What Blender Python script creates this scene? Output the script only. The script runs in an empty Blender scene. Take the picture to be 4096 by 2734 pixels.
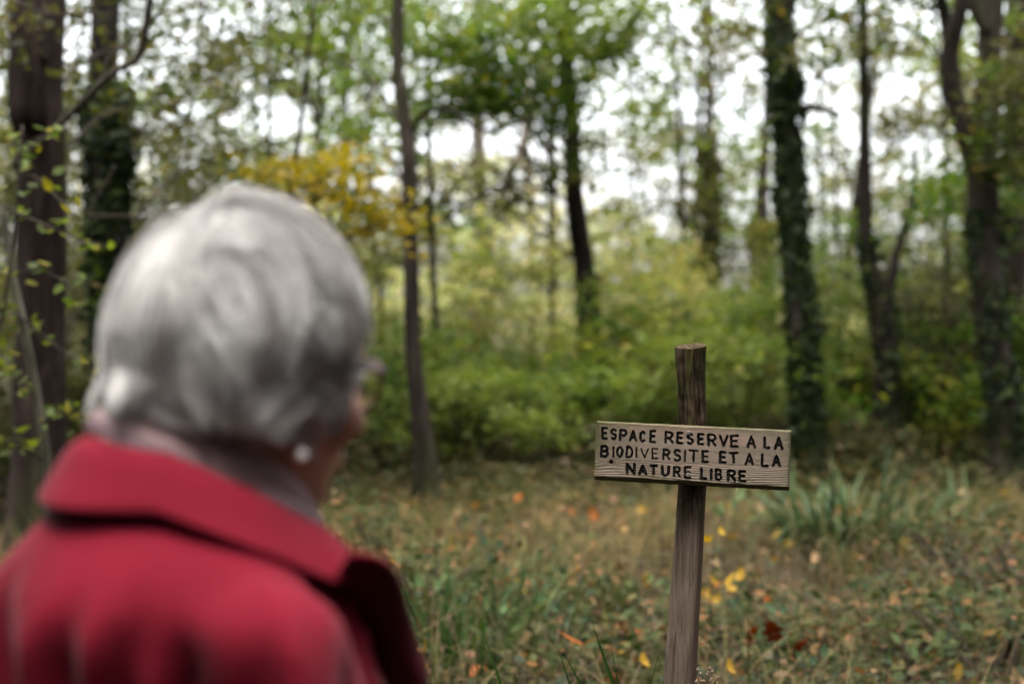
import bpy, math, random
import numpy as np
from mathutils import Vector, Matrix

# ---------------------------------------------------------------- camera, sky, sun, exposure
scene = bpy.context.scene
COL = scene.collection
FPX = 5689.0                      # focal length in photograph pixels (4096 wide, 50 mm on 36 mm)
CAMZ = 1.45
PITCH = math.atan((1367 - 1300) / FPX)
cam_d = bpy.data.cameras.new('camera')
cam_d.lens = 50; cam_d.sensor_width = 36
cam_d.clip_start = 0.05; cam_d.clip_end = 1500
cam_d.dof.use_dof = True
cam_d.dof.focus_distance = 2.365
cam_d.dof.aperture_fstop = 2.55
cam = bpy.data.objects.new('camera', cam_d); COL.objects.link(cam)
cam.location = (0, 0, CAMZ); cam.rotation_euler = (math.pi / 2 - PITCH, 0, 0)
scene.camera = cam

world = bpy.data.worlds.new('World'); scene.world = world; world.use_nodes = True
wn = world.node_tree; wn.nodes.clear()
sky_t = wn.nodes.new('ShaderNodeTexSky'); sky_t.sky_type = 'NISHITA'; sky_t.sun_disc = False
SUN_EL, SUN_AZ = math.radians(78), math.radians(205)      # azimuth clockwise from +Y: behind the camera, to its left
sky_t.sun_elevation = SUN_EL; sky_t.sun_rotation = SUN_AZ
sky_t.air_density = 1.0; sky_t.dust_density = 6.0; sky_t.ozone_density = 1.0
hsv = wn.nodes.new('ShaderNodeHueSaturation'); hsv.inputs['Saturation'].default_value = 0.22
bg = wn.nodes.new('ShaderNodeBackground'); bg.inputs['Strength'].default_value = 0.15
wo = wn.nodes.new('ShaderNodeOutputWorld')
wn.links.new(sky_t.outputs[0], hsv.inputs['Color']); wn.links.new(hsv.outputs[0], bg.inputs['Color']); wn.links.new(bg.outputs[0], wo.inputs['Surface'])

sun_d = bpy.data.lights.new('sun', 'SUN'); sun_d.energy = 1.0; sun_d.angle = math.radians(25); sun_d.color = (1.0, 0.93, 0.82)
sun = bpy.data.objects.new('sun', sun_d); COL.objects.link(sun)
sdir = Vector((math.sin(SUN_AZ) * math.cos(SUN_EL), math.cos(SUN_AZ) * math.cos(SUN_EL), math.sin(SUN_EL)))
sun.rotation_euler = sdir.to_track_quat('Z', 'Y').to_euler(); sun.location = (0, 0, 30)

scene.view_settings.view_transform = 'Standard'; scene.view_settings.look = 'None'
scene.view_settings.exposure = 2.85; scene.view_settings.gamma = 1.0
scene.view_settings.use_curve_mapping = False
scene.cycles.use_denoising = True
scene.cycles.max_bounces = 8; scene.cycles.diffuse_bounces = 5; scene.cycles.transmission_bounces = 6

# ---------------------------------------------------------------- helpers
rng = np.random.default_rng(11)
random.seed(5)
CP, SP = math.cos(PITCH), math.sin(PITCH)


def at(u, v, y):
    """World point at world distance y seen at photograph pixel (u, v)."""
    a, b = (u - 2048) / FPX, (1367 - v) / FPX
    dx, dy, dz = a, CP + b * SP, -SP + b * CP
    k = y / dy
    return np.array((dx * k, y, CAMZ + dz * k))


def sm(x, a, b):
    t = np.clip((x - a) / (b - a), 0, 1)
    return t * t * (3 - 2 * t)


def _hash(ix, iy, iz):
    h = (ix.astype(np.int64) * 374761393 + iy.astype(np.int64) * 668265263 + iz.astype(np.int64) * 2147483647) & 0xFFFFFFFF
    h = ((h ^ (h >> 13)) * 1274126177) & 0xFFFFFFFF
    h = h ^ (h >> 16)
    return (h & 0xFFFF) / 65535.0


def vnoise(x, y, z):
    """Value noise, -1..1"""
    x, y, z = np.broadcast_arrays(np.asarray(x, float), np.asarray(y, float), np.asarray(z, float))
    ix, iy, iz = np.floor(x), np.floor(y), np.floor(z)
    fx, fy, fz = x - ix, y - iy, z - iz
    fx, fy, fz = (f * f * (3 - 2 * f) for f in (fx, fy, fz))
    r = 0
    for dx in (0, 1):
        for dy in (0, 1):
            for dz in (0, 1):
                w = (fx if dx else 1 - fx) * (fy if dy else 1 - fy) * (fz if dz else 1 - fz)
                r = r + w * _hash(ix + dx, iy + dy, iz + dz)
    return r * 2 - 1


def fbm(x, y, z, o=3):
    r, a = 0, 1.0
    for k in range(o):
        r = r + a * vnoise(x * 2 ** k + 17 * k, y * 2 ** k + 5 * k, z * 2 ** k + 9 * k)
        a *= 0.5
    return r


def ground_h(x, y):
    x = np.asarray(x, float); y = np.asarray(y, float)
    bank = 0.32 * sm(y, 1.45, 2.15)
    r = np.hypot(x, y)
    bumps = 0.035 * vnoise(x * 0.9, y * 0.9, 0) + 0.02 * vnoise(x * 2.7, y * 2.7, 3)
    far = 0.25 * vnoise(x * 0.08, y * 0.08, 7) * sm(r, 12, 30)
    return bank + bumps * sm(y, 1.2, 2.3) * 0.9 + far


def raw_mesh(name, V, faces):
    V = np.asarray(V, np.float32)
    faces = [np.asarray(f, np.int32) for f in faces if len(f)]
    me = bpy.data.meshes.new(name)
    me.vertices.add(len(V)); me.vertices.foreach_set('co', V.ravel())
    loops = np.concatenate([f.ravel() for f in faces])
    lens = np.concatenate([np.full(len(f), f.shape[1], np.int32) for f in faces])
    starts = np.concatenate([[0], np.cumsum(lens)[:-1]]).astype(np.int32)
    me.loops.add(len(loops)); me.loops.foreach_set('vertex_index', loops)
    me.polygons.add(len(lens)); me.polygons.foreach_set('loop_start', starts)
    me.update(calc_edges=True); me.validate()
    return me


def obj(name, me, mat=None, parent=None, smooth=True):
    if mat is not None and not me.materials:
        me.materials.append(mat)
    if smooth:
        me.polygons.foreach_set('use_smooth', np.ones(len(me.polygons), bool))
    o = bpy.data.objects.new(name, me); COL.objects.link(o)
    if parent is not None:
        o.parent = parent
    return o


def mk(name, V, faces, mat=None, parent=None, smooth=True):
    if parent is not None:                       # parents are never rotated or scaled unless stated
        V = np.asarray(V, float) - np.array(parent['_org'] if '_org' in parent else (0, 0, 0))
    return obj(name, raw_mesh(name, V, faces), mat, parent, smooth)


def tag(o, label=None, cat=None, group=None, kind=None):
    if label: o['label'] = label
    if cat: o['category'] = cat
    if group: o['group'] = group
    if kind: o['kind'] = kind
    return o


def thing(name, label, cat, loc, group=None, rz=0.0):
    o = bpy.data.objects.new(name, None); COL.objects.link(o)
    o.location = tuple(loc); o.rotation_euler = (0, 0, rz); o.empty_display_size = 0.1
    o['_org'] = [float(c) for c in loc]
    return tag(o, label, cat, group)


def place(name, me, parent, loc, rot=(0, 0, 0), scale=(1, 1, 1), mat=None):
    """One object of a shared mesh, placed at a WORLD point under an unrotated parent."""
    o = bpy.data.objects.new(name, me); COL.objects.link(o)
    if parent is not None:
        o.parent = parent
        loc = np.asarray(loc, float) - np.array(parent['_org'])
    o.location = tuple(loc); o.rotation_euler = rot; o.scale = scale
    if mat is not None and len(me.materials):
        o.material_slots[0].link = 'OBJECT'; o.material_slots[0].material = mat
    return o


def catmull(P, n):
    P = np.asarray(P, float)
    if len(P) == 2:
        t = np.linspace(0, 1, n)[:, None]
        return P[0] * (1 - t) + P[1] * t
    Q = np.vstack([2 * P[0] - P[1], P, 2 * P[-1] - P[-2]])
    t = np.linspace(0, len(P) - 1 - 1e-9, n)
    i = t.astype(int); f = (t - i)[:, None]
    a, b, c, d = Q[i], Q[i + 1], Q[i + 2], Q[i + 3]
    return 0.5 * (2 * b + (c - a) * f + (2 * a - 5 * b + 4 * c - d) * f ** 2 + (3 * b - a - 3 * c + d) * f ** 3)


def tube(path, rad, sides=10, amp=0.0, fz=3.0, fc=3.0, seed=0, cap=True):
    P = np.asarray(path, float); n = len(P)
    R = np.broadcast_to(np.asarray(rad, float), (n,)).copy()
    T = np.gradient(P, axis=0); T /= np.linalg.norm(T, axis=1)[:, None] + 1e-12
    ref = np.array((0., -1, 0)) if abs(T[0][1]) < 0.9 else np.array((1., 0, 0))
    A = np.zeros_like(P); a = ref
    for i in range(n):
        a = a - T[i] * a.dot(T[i]); a = a / (np.linalg.norm(a) + 1e-12); A[i] = a
    B = np.cross(T, A)
    ang = np.linspace(0, 2 * math.pi, sides, endpoint=False)
    L = np.concatenate([[0], np.cumsum(np.linalg.norm(np.diff(P, axis=0), axis=1))])
    rr = R[:, None] * np.ones((1, sides))
    if amp:
        rr = rr * (1 + amp * fbm(np.cos(ang)[None, :] * fc + seed, np.sin(ang)[None, :] * fc, L[:, None] * fz, 3))
    V = P[:, None, :] + A[:, None, :] * (np.cos(ang)[None, :, None] * rr[:, :, None]) + B[:, None, :] * (np.sin(ang)[None, :, None] * rr[:, :, None])
    V = V.reshape(-1, 3)
    i = np.arange(n - 1)[:, None]; j = np.arange(sides)[None, :]; j2 = (j + 1) % sides
    F = np.stack([i * sides + j, i * sides + j2, (i + 1) * sides + j2, (i + 1) * sides + j], -1).reshape(-1, 4)
    tris = np.zeros((0, 3), int)
    if cap:
        c0, c1 = len(V), len(V) + 1
        V = np.vstack([V, P[0], P[-1]])
        jj = np.arange(sides); j2 = (jj + 1) % sides
        tris = np.vstack([np.stack([np.full(sides, c0), j2, jj], 1), np.stack([np.full(sides, c1), (n - 1) * sides + jj, (n - 1) * sides + j2], 1)])
    return V, F, tris


class MB:
    def __init__(s): s.V, s.Q, s.T, s.n = [], [], [], 0
    def add(s, V, Q=(), T=()):
        s.V.append(np.asarray(V, float))
        if len(Q): s.Q.append(np.asarray(Q) + s.n)
        if len(T): s.T.append(np.asarray(T) + s.n)
        s.n += len(V)
    def build(s, name, mat, parent=None, smooth=True):
        fs = []
        if s.Q: fs.append(np.concatenate(s.Q))
        if s.T: fs.append(np.concatenate(s.T))
        return mk(name, np.concatenate(s.V), fs, mat, parent, smooth)


# ---------------------------------------------------------------- materials
def new_mat(name):
    m = bpy.data.materials.new(name); m.use_nodes = True
    nt = m.node_tree; nt.nodes.clear()
    out = nt.nodes.new('ShaderNodeOutputMaterial')
    return m, nt, out


def ramp(nt, stops, interp='LINEAR'):
    r = nt.nodes.new('ShaderNodeValToRGB'); r.color_ramp.interpolation = interp
    e = r.color_ramp.elements
    while len(e) > 1: e.remove(e[-1])
    e[0].position = stops[0][0]; e[0].color = (*stops[0][1], 1)
    for p, c in stops[1:]:
        k = e.new(p); k.color = (*c, 1)
    return r


def noise_node(nt, scale, detail=3, vec=None, rough=0.55, dist=0.0):
    n = nt.nodes.new('ShaderNodeTexNoise'); n.inputs['Scale'].default_value = scale
    n.inputs['Detail'].default_value = detail; n.inputs['Roughness'].default_value = rough; n.inputs['Distortion'].default_value = dist
    if vec is not None: nt.links.new(vec, n.inputs['Vector'])
    return n


def mapped(nt, scale, kind='Object'):
    tc = nt.nodes.new('ShaderNodeTexCoord'); mp = nt.nodes.new('ShaderNodeMapping')
    mp.inputs['Scale'].default_value = scale
    nt.links.new(tc.outputs[kind], mp.inputs['Vector'])
    return mp.outputs[0]


def mixrgb(nt, a, b, fac, mode='MIX'):
    m = nt.nodes.new('ShaderNodeMix'); m.data_type = 'RGBA'; m.blend_type = mode
    for sock, val in ((m.inputs[6], a), (m.inputs[7], b)):
        if isinstance(val, tuple): sock.default_value = (*val, 1)
        else: nt.links.new(val, sock)
    if isinstance(fac, (int, float)): m.inputs[0].default_value = fac
    else: nt.links.new(fac, m.inputs[0])
    return m.outputs[2]


def leaf_mat(name, stops, trans=0.45, clump=None, rough=0.5, per_object=False, k=1.0):
    """Thin leaves: every leaf its own colour, patches of trees turning, light coming through."""
    stops = [(p_, (col_[0] * k, col_[1] * k, col_[2] * k * .85)) for p_, col_ in stops]
    if clump: clump = (clump[0], tuple(c_ * k for c_ in clump[1]))
    m, nt, out = new_mat(name)
    if per_object:
        g = nt.nodes.new('ShaderNodeObjectInfo'); rnd = g.outputs['Random']
    else:
        g = nt.nodes.new('ShaderNodeNewGeometry'); rnd = g.outputs['Random Per Island']
    col = ramp(nt, stops); nt.links.new(rnd, col.inputs[0]); c = col.outputs[0]
    if clump:
        gp = nt.nodes.new('ShaderNodeNewGeometry')
        n = noise_node(nt, clump[0], 2, gp.outputs['Position'])
        r = ramp(nt, [(0.42, (0, 0, 0)), (0.66, (1, 1, 1))]); nt.links.new(n.outputs[0], r.inputs[0])
        c = mixrgb(nt, c, clump[1], r.outputs[0])
    p = nt.nodes.new('ShaderNodeBsdfPrincipled'); p.inputs['Roughness'].default_value = rough
    p.inputs['Specular IOR Level'].default_value = 0.08
    t = nt.nodes.new('ShaderNodeBsdfTranslucent')
    bright = nt.nodes.new('ShaderNodeHueSaturation'); bright.inputs['Value'].default_value = 1.5; bright.inputs['Saturation'].default_value = 1.1
    nt.links.new(c, bright.inputs['Color'])
    nt.links.new(c, p.inputs['Base Color']); nt.links.new(bright.outputs[0], t.inputs['Color'])
    mx = nt.nodes.new('ShaderNodeMixShader'); mx.inputs[0].default_value = trans
    nt.links.new(p.outputs[0], mx.inputs[1]); nt.links.new(t.outputs[0], mx.inputs[2]); nt.links.new(mx.outputs[0], out.inputs[0])
    return m


def simple(name, color, rough=0.6, spec=0.4, metal=0.0, noise=None, bump=None, sheen=0.0):
    """noise=(scale vec, second colour, lo, hi); bump=(scale vec, strength, distance)"""
    m, nt, out = new_mat(name)
    p = nt.nodes.new('ShaderNodeBsdfPrincipled'); nt.links.new(p.outputs[0], out.inputs[0])
    p.inputs['Roughness'].default_value = rough; p.inputs['Specular IOR Level'].default_value = spec; p.inputs['Metallic'].default_value = metal
    if sheen: p.inputs['Sheen Weight'].default_value = sheen
    p.inputs['Base Color'].default_value = (*color, 1)
    if noise:
        n = noise_node(nt, 1.0, 5, mapped(nt, noise[0]))
        r = ramp(nt, [(noise[2], (0, 0, 0)), (noise[3], (1, 1, 1))]); nt.links.new(n.outputs[0], r.inputs[0])
        nt.links.new(mixrgb(nt, color, noise[1], r.outputs[0]), p.inputs['Base Color'])
    if bump:
        n2 = noise_node(nt, 1.0, 6, mapped(nt, bump[0]))
        b = nt.nodes.new('ShaderNodeBump'); b.inputs['Strength'].default_value = bump[1]; b.inputs['Distance'].default_value = bump[2]
        nt.links.new(n2.outputs[0], b.inputs['Height']); nt.links.new(b.outputs[0], p.inputs['Normal'])
    return m


def bark_mat(name, a, b, c, scale=(14, 14, 2.5)):
    m, nt, out = new_mat(name)
    p = nt.nodes.new('ShaderNodeBsdfPrincipled'); nt.links.new(p.outputs[0], out.inputs[0])
    p.inputs['Roughness'].default_value = 0.95; p.inputs['Specular IOR Level'].default_value = 0.06
    v = mapped(nt, scale)
    n = noise_node(nt, 1.0, 6, v, 0.65, 0.6)
    r = ramp(nt, [(0.3, a), (0.5, b), (0.72, c)]); nt.links.new(n.outputs[0], r.inputs[0])
    n3 = noise_node(nt, 0.12, 3, v)
    rr = ramp(nt, [(0.5, (0, 0, 0)), (0.68, (1, 1, 1))]); nt.links.new(n3.outputs[0], rr.inputs[0])
    nt.links.new(mixrgb(nt, r.outputs[0], (0.018, 0.022, 0.008), rr.outputs[0]), p.inputs['Base Color'])
    bp = nt.nodes.new('ShaderNodeBump'); bp.inputs['Strength'].default_value = 0.8; bp.inputs['Distance'].default_value = 0.02
    nt.links.new(n.outputs[0], bp.inputs['Height']); nt.links.new(bp.outputs[0], p.inputs['Normal'])
    return m


M = {}
M['bark_red'] = bark_mat('red_brown_bark', (0.004, 0.0028, 0.0024), (0.017, 0.0115, 0.0095), (0.042, 0.030, 0.025))
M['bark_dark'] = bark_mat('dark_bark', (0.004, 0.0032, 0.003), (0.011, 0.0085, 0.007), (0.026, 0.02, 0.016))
M['bark_grey'] = bark_mat('grey_brown_bark', (0.006, 0.005, 0.004), (0.021, 0.016, 0.013), (0.048, 0.038, 0.031))
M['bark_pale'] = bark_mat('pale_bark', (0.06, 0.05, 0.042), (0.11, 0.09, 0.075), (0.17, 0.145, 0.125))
GREEN = [(0, (0.018, 0.042, 0.008)), (0.5, (0.038, 0.078, 0.012)), (0.85, (0.085, 0.115, 0.02)), (1, (0.16, 0.15, 0.025))]
M['leaf_green'] = leaf_mat('green_leaves', GREEN, 0.45, (0.5, (0.085, 0.105, 0.02)), k=.85)
M['leaf_olive'] = leaf_mat('olive_leaves', [(0, (0.015, 0.028, 0.007)), (0.5, (0.04, 0.055, 0.013)), (0.85, (0.085, 0.085, 0.022)), (1, (0.16, 0.11, 0.03))], 0.4, (0.6, (0.065, 0.06, 0.02)), k=.62)
M['leaf_lime'] = leaf_mat('yellow_green_leaves', [(0, (0.05, 0.085, 0.012)), (0.5, (0.105, 0.14, 0.022)), (0.85, (0.17, 0.17, 0.035)), (1, (0.24, 0.18, 0.05))], 0.5, (0.7, (0.17, 0.145, 0.06)), k=.98)
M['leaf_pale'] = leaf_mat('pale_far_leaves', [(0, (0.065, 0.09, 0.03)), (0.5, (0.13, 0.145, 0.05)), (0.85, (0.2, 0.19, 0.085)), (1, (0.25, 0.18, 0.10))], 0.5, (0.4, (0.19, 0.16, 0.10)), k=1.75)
M['leaf_ochre'] = leaf_mat('ochre_leaves', [(0, (0.08, 0.075, 0.012)), (0.5, (0.13, 0.10, 0.014)), (0.85, (0.19, 0.13, 0.018)), (1, (0.05, 0.06, 0.012))], 0.45)
M['leaf_rust'] = leaf_mat('rust_leaves', [(0, (0.05, 0.06, 0.015)), (0.4, (0.15, 0.08, 0.025)), (0.8, (0.26, 0.10, 0.03)), (1, (0.10, 0.10, 0.03))], 0.4)
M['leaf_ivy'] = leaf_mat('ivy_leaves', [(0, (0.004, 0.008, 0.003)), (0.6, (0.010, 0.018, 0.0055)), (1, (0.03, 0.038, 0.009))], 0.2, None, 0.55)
M['leaf_bramble'] = leaf_mat('bramble_leaves', [(0, (0.018, 0.03, 0.010)), (0.4, (0.04, 0.055, 0.018)), (0.7, (0.075, 0.065, 0.028)), (0.9, (0.10, 0.06, 0.03)), (1, (0.17, 0.12, 0.05))], 0.3, (0.8, (0.055, 0.045, 0.025)), k=.6)
M['twig'] = simple('twig_bark', (0.022, 0.017, 0.013), 0.9, 0.1, noise=((30, 30, 30), (0.05, 0.042, 0.032), 0.4, 0.7))
M['twig_pale'] = simple('pale_twig_bark', (0.085, 0.075, 0.058), 0.9, 0.1, noise=((20, 20, 8), (0.04, 0.042, 0.025), 0.4, 0.65))

# ---------------------------------------------------------------- ground
def build_ground():
    m, nt, out = new_mat('forest_floor')
    p = nt.nodes.new('ShaderNodeBsdfPrincipled'); nt.links.new(p.outputs[0], out.inputs[0])
    p.inputs['Roughness'].default_value = 1.0; p.inputs['Specular IOR Level'].default_value = 0.1
    v = mapped(nt, (1, 1, 1))
    n1 = noise_node(nt, 1.1, 4, v); n2 = noise_node(nt, 45, 5, v, 0.7)
    r1 = ramp(nt, [(0.3, (0.008, 0.005, 0.004)), (0.55, (0.022, 0.015, 0.010)), (0.75, (0.05, 0.036, 0.021))]); nt.links.new(n2.outputs[0], r1.inputs[0])
    r2 = ramp(nt, [(0.45, (0, 0, 0)), (0.65, (1, 1, 1))]); nt.links.new(n1.outputs[0], r2.inputs[0])
    nt.links.new(mixrgb(nt, r1.outputs[0], (0.03, 0.036, 0.013), r2.outputs[0]), p.inputs['Base Color'])
    bp = nt.nodes.new('ShaderNodeBump'); bp.inputs['Strength'].default_value = 0.9; bp.inputs['Distance'].default_value = 0.03
    nt.links.new(n2.outputs[0], bp.inputs['Height']); nt.links.new(bp.outputs[0], p.inputs['Normal'])
    def axis(lo, hi, step):
        fine = np.arange(lo, hi + 1e-6, step); g = []; s = step; x = hi
        while x < 320:
            s *= 1.35; x += s; g.append(x)
        g = np.array(g)
        h = []; s = step; x = lo
        while x > -320:
            s *= 1.35; x -= s; h.append(x)
        return np.concatenate([np.array(h)[::-1], fine, g])
    xs = axis(-6, 6, 0.12); ys = axis(-1, 14, 0.12)
    X, Y = np.meshgrid(xs, ys, indexing='ij')
    Z = ground_h(X, Y)
    nx, ny = X.shape
    i, j = np.meshgrid(np.arange(nx - 1), np.arange(ny - 1), indexing='ij')
    F = np.stack([i * ny + j, (i + 1) * ny + j, (i + 1) * ny + j + 1, i * ny + j + 1], -1).reshape(-1, 4)
    o = mk('ground', np.stack([X, Y, Z], -1).reshape(-1, 3), [F], m)
    tag(o, kind='structure')
build_ground()

# ---------------------------------------------------------------- foliage
def kites(C, S, D, N, aspect=0.62, fold=0.0):
    """Leaf-shaped quads: centres, lengths, directions, normals."""
    D = D / (np.linalg.norm(D, axis=1)[:, None] + 1e-9)
    W = np.cross(D, N); W /= np.linalg.norm(W, axis=1)[:, None] + 1e-9
    S = S[:, None]
    a = C - D * S * 0.5; b = C + D * S * 0.5
    mid = C - D * S * 0.06
    l = mid + W * S * aspect * 0.5; r = mid - W * S * aspect * 0.5
    V = np.stack([a, l, b, r], 1).reshape(-1, 3)
    return V, np.arange(len(V)).reshape(-1, 4)


def spray_leaves(sprays, size, r=rng, per=9, twig=0.2, tilt=0.55):
    Cs, Ds, Ns = [], [], []
    for (cx, cy, cz, rx, ry, rz, n) in sprays:
        k = max(1, int(n / per))
        q = r.normal(size=(k, 3)); q /= np.linalg.norm(q, axis=1)[:, None]
        q *= r.random((k, 1)) ** (1 / 2.4)
        c = np.array((cx, cy, cz)) + q * np.array((rx, ry, rz))
        az = r.random(k) * 2 * math.pi
        td = np.stack([np.cos(az), np.sin(az), r.normal(-0.2, 0.25, k)], 1)
        t = r.uniform(-1, 1, (k, per))
        P = c[:, None, :] + td[:, None, :] * (t * twig)[:, :, None] + r.normal(0, 1, (k, per, 3)) * np.array((0.06, 0.06, 0.035)) * twig / 0.2
        a2 = az[:, None] + np.where(r.random((k, per)) < 0.5, 1, -1) * r.uniform(0.5, 1.4, (k, per))
        D = np.stack([np.cos(a2), np.sin(a2), r.normal(-0.35, 0.35, (k, per))], -1)
        N = np.stack([r.normal(0, tilt, (k, per)), r.normal(0, tilt, (k, per)), np.ones((k, per))], -1)
        Cs.append(P.reshape(-1, 3)); Ds.append(D.reshape(-1, 3)); Ns.append(N.reshape(-1, 3))
    C, D, N = np.concatenate(Cs), np.concatenate(Ds), np.concatenate(Ns)
    return kites(C, size * r.uniform(0.6, 1.25, len(C)), D, N)


def crown(parent, sprays, mat, size=0.08, name='crown', **kw):
    V, F = spray_leaves(sprays, size, **kw)
    return tag(mk(name, V, [F], mat, parent, False), kind='stuff')


def add_limbs(parent, root_path, sprays, mat, r0=0.014, every=1, name='limb'):
    """Thin limbs from the stem out to the middle of each spray."""
    for s in sprays[::every]:
        c = np.array(s[:3])
        i = np.argmin(np.abs(root_path[:, 2] - (c[2] - 0.35 * np.hypot(*(root_path[:, :2].mean(0) - c[:2])) - 0.2)))
        a = root_path[i]
        m_ = (a + c) / 2 + np.array((0, 0, 0.12)) + rng.normal(0, 0.06, 3)
        P = catmull([a, m_, c], 8)
        V, Q, T = tube(P, np.linspace(r0, r0 * 0.3, 8), 5)
        mk(name, V, [Q, T], mat, parent)


def ivy_on(path, rad, parent, n, lo=0, hi=1, size=0.065, spread=0.05, mat=None):
    idx = rng.uniform(lo, hi, n) * (len(path) - 1)
    i = np.clip(idx.astype(int), 0, len(path) - 2); f = (idx - i)[:, None]
    P = path[i] * (1 - f) + path[i + 1] * f
    R = (rad[i] * (1 - f[:, 0]) + rad[i + 1] * f[:, 0])
    a = rng.random(n) * 2 * math.pi
    clumpy = 0.45 + 0.9 * vnoise(np.cos(a) * 1.3 + P[:, 0], np.sin(a) * 1.3, P[:, 2] * 2.6)
    kp = clumpy > rng.uniform(-.35, .45, n); P, R, a, clumpy, n = P[kp], R[kp], a[kp], clumpy[kp], int(kp.sum())
    N = np.stack([np.cos(a), np.sin(a), rng.normal(0.25, 0.25, n)], 1)
    off = R + rng.random(n) ** 1.5 * spread * 2 * np.clip(clumpy, 0.1, 1.6)
    C = P + N * np.array((1, 1, 0)) * off[:, None]
    D = np.stack([rng.normal(0, 0.6, n), rng.normal(0, 0.6, n), -np.ones(n)], 1)
    V, F = kites(C, size * rng.uniform(0.45, 1.5, n), D, N + rng.normal(0, 0.5, (n, 3)), 0.85)
    return tag(mk('ivy', V, [F], mat or M['leaf_ivy'], parent, False), kind='stuff')


def trunk_path(px, d, top=8.0, n=60, wob=0.05):
    """Pixels of the stem's middle, from the top down, and its widths: a stem standing at distance d that goes on above the frame and into the ground."""
    pts = [at(u, v, d) for u, v, w in px]; w = [p[2] / FPX * d / 2 for p in px]
    x, y, z = pts[-1]
    gz = float(ground_h(x, d)) - 0.12
    if z > gz + 0.05:
        dirn = (pts[-1] - pts[-2]); dirn = dirn / max(1e-6, abs(dirn[2]))
        pts.append(np.array((x + 0.4 * dirn[0] * (z - gz), d, gz))); w.append(w[-1] * 1.18)
    t = pts[0] - pts[1]; t = t / max(1e-6, abs(t[2]))
    if pts[0][2] < top:
        hgt = top - pts[0][2]
        pts.insert(0, pts[0] + np.array((t[0] * 0.5 * hgt + 0.1, 0.2, hgt))); w.insert(0, w[0] * 0.35)
    P = catmull(pts[::-1], n); R = np.interp(np.linspace(0, 1, n), np.linspace(0, 1, len(w)), w[::-1])
    P[:, 1] += wob * np.sin(np.linspace(0, 5, n) + d)
    return P, R


def stem_mesh(parent, P, R, mat, name='trunk', sides=18, amp=0.10, flare=True):
    R2 = R.copy()
    if flare:
        z = P[:, 2] - P[0, 2]; R2 = R2 * (1 + 0.7 * np.exp(-z / 0.22))
    V, Q, T = tube(P, R2, sides, amp, 2.2, 2.2, seed=P[0, 0])
    return mk(name, V, [Q, T], mat, parent)


def S(u, v, d, ru, rv, n, depth=0.8):
    """A spray of foliage: middle seen at (u, v) at distance d, half sizes in photograph pixels at that distance."""
    c = at(u, v, d)
    return (*c, ru / FPX * d, depth, rv / FPX * d, n)


def named_tree(name, label, px, d, bark, sprays=(), leaf='leaf_green', size=0.08, top=8.0, group=None, limb=True, sides=18, amp=0.10, **kw):
    P, R = trunk_path(px, d, top)
    t = thing(name, label, 'tree', P[0] + np.array((0, 0, 0.12)), group)
    stem_mesh(t, P, R, M[bark], sides=sides, amp=amp)
    sprays = list(sprays)
    # the part of the crown above the picture
    for k in range(5 if leaf != 'leaf_ochre' else 0):
        c = P[-1] + rng.normal(0, 1, 3) * np.array((0.9, 0.9, 0.7))
        sprays.append((*c, 1.1, 1.1, 0.5, 260))
    if limb: add_limbs(t, P, sprays, M['twig'])
    crown(t, sprays, M[leaf], size, **kw)
    return t, P, R


# --- the trees one can tell apart, by eye from left to right
T1, P1, R1 = named_tree('broad_tree', 'broad reddish brown trunk standing at the left edge behind the leafy sapling',
    [(165, 0, 215), (165, 500, 205), (160, 900, 195), (150, 1400, 190), (150, 1750, 200)], 6.8, 'bark_red',
    [S(520, 420, 7.6, 260, 150, 330), S(80, 80, 6.3, 150, 90, 120), S(640, 150, 8, 300, 160, 320), S(300, 650, 8.4, 160, 110, 220)], 'leaf_olive', 0.06, sides=28, amp=0.14)
T2, P2, R2 = named_tree('ivy_clad_tree', 'almost black ivy covered trunk second from the left edge',
    [(425, 0, 110), (430, 400, 120), (435, 800, 130), (440, 1200, 135), (445, 1700, 140)], 8.2, 'bark_dark',
    [S(700, 520, 9, 250, 130, 300), S(880, 300, 9.5, 300, 170, 380), S(600, 800, 9, 230, 110, 200), S(930, 620, 9.6, 230, 100, 240)], 'leaf_olive', 0.065)
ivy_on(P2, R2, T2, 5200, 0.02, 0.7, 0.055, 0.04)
T3, P3, R3 = named_tree('slender_tree', 'slender bare brown trunk just right of the grey haired head',
    [(1590, 0, 48), (1604, 350, 54), (1634, 610, 60), (1645, 976, 62), (1653, 1395, 62), (1683, 1656, 72), (1705, 1936, 92)], 9.0, 'bark_grey',
    [S(1500, 80, 9.6, 330, 90, 260), S(1250, 240, 10, 260, 100, 240), S(1480, 560, 9.8, 260, 100, 240)], 'leaf_green', 0.07)
lp = catmull([at(1632, 545, 9.0), at(1700, 455, 8.9), at(1800, 440, 8.8), at(1880, 500, 8.7), at(1990, 520, 8.6), at(2120, 470, 8.5)], 24)
V, Q, T = tube(lp, np.linspace(0.019, 0.008, 24), 8, 0.12); mk('limb', V, [Q, T], M['bark_dark'], T3)
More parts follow.
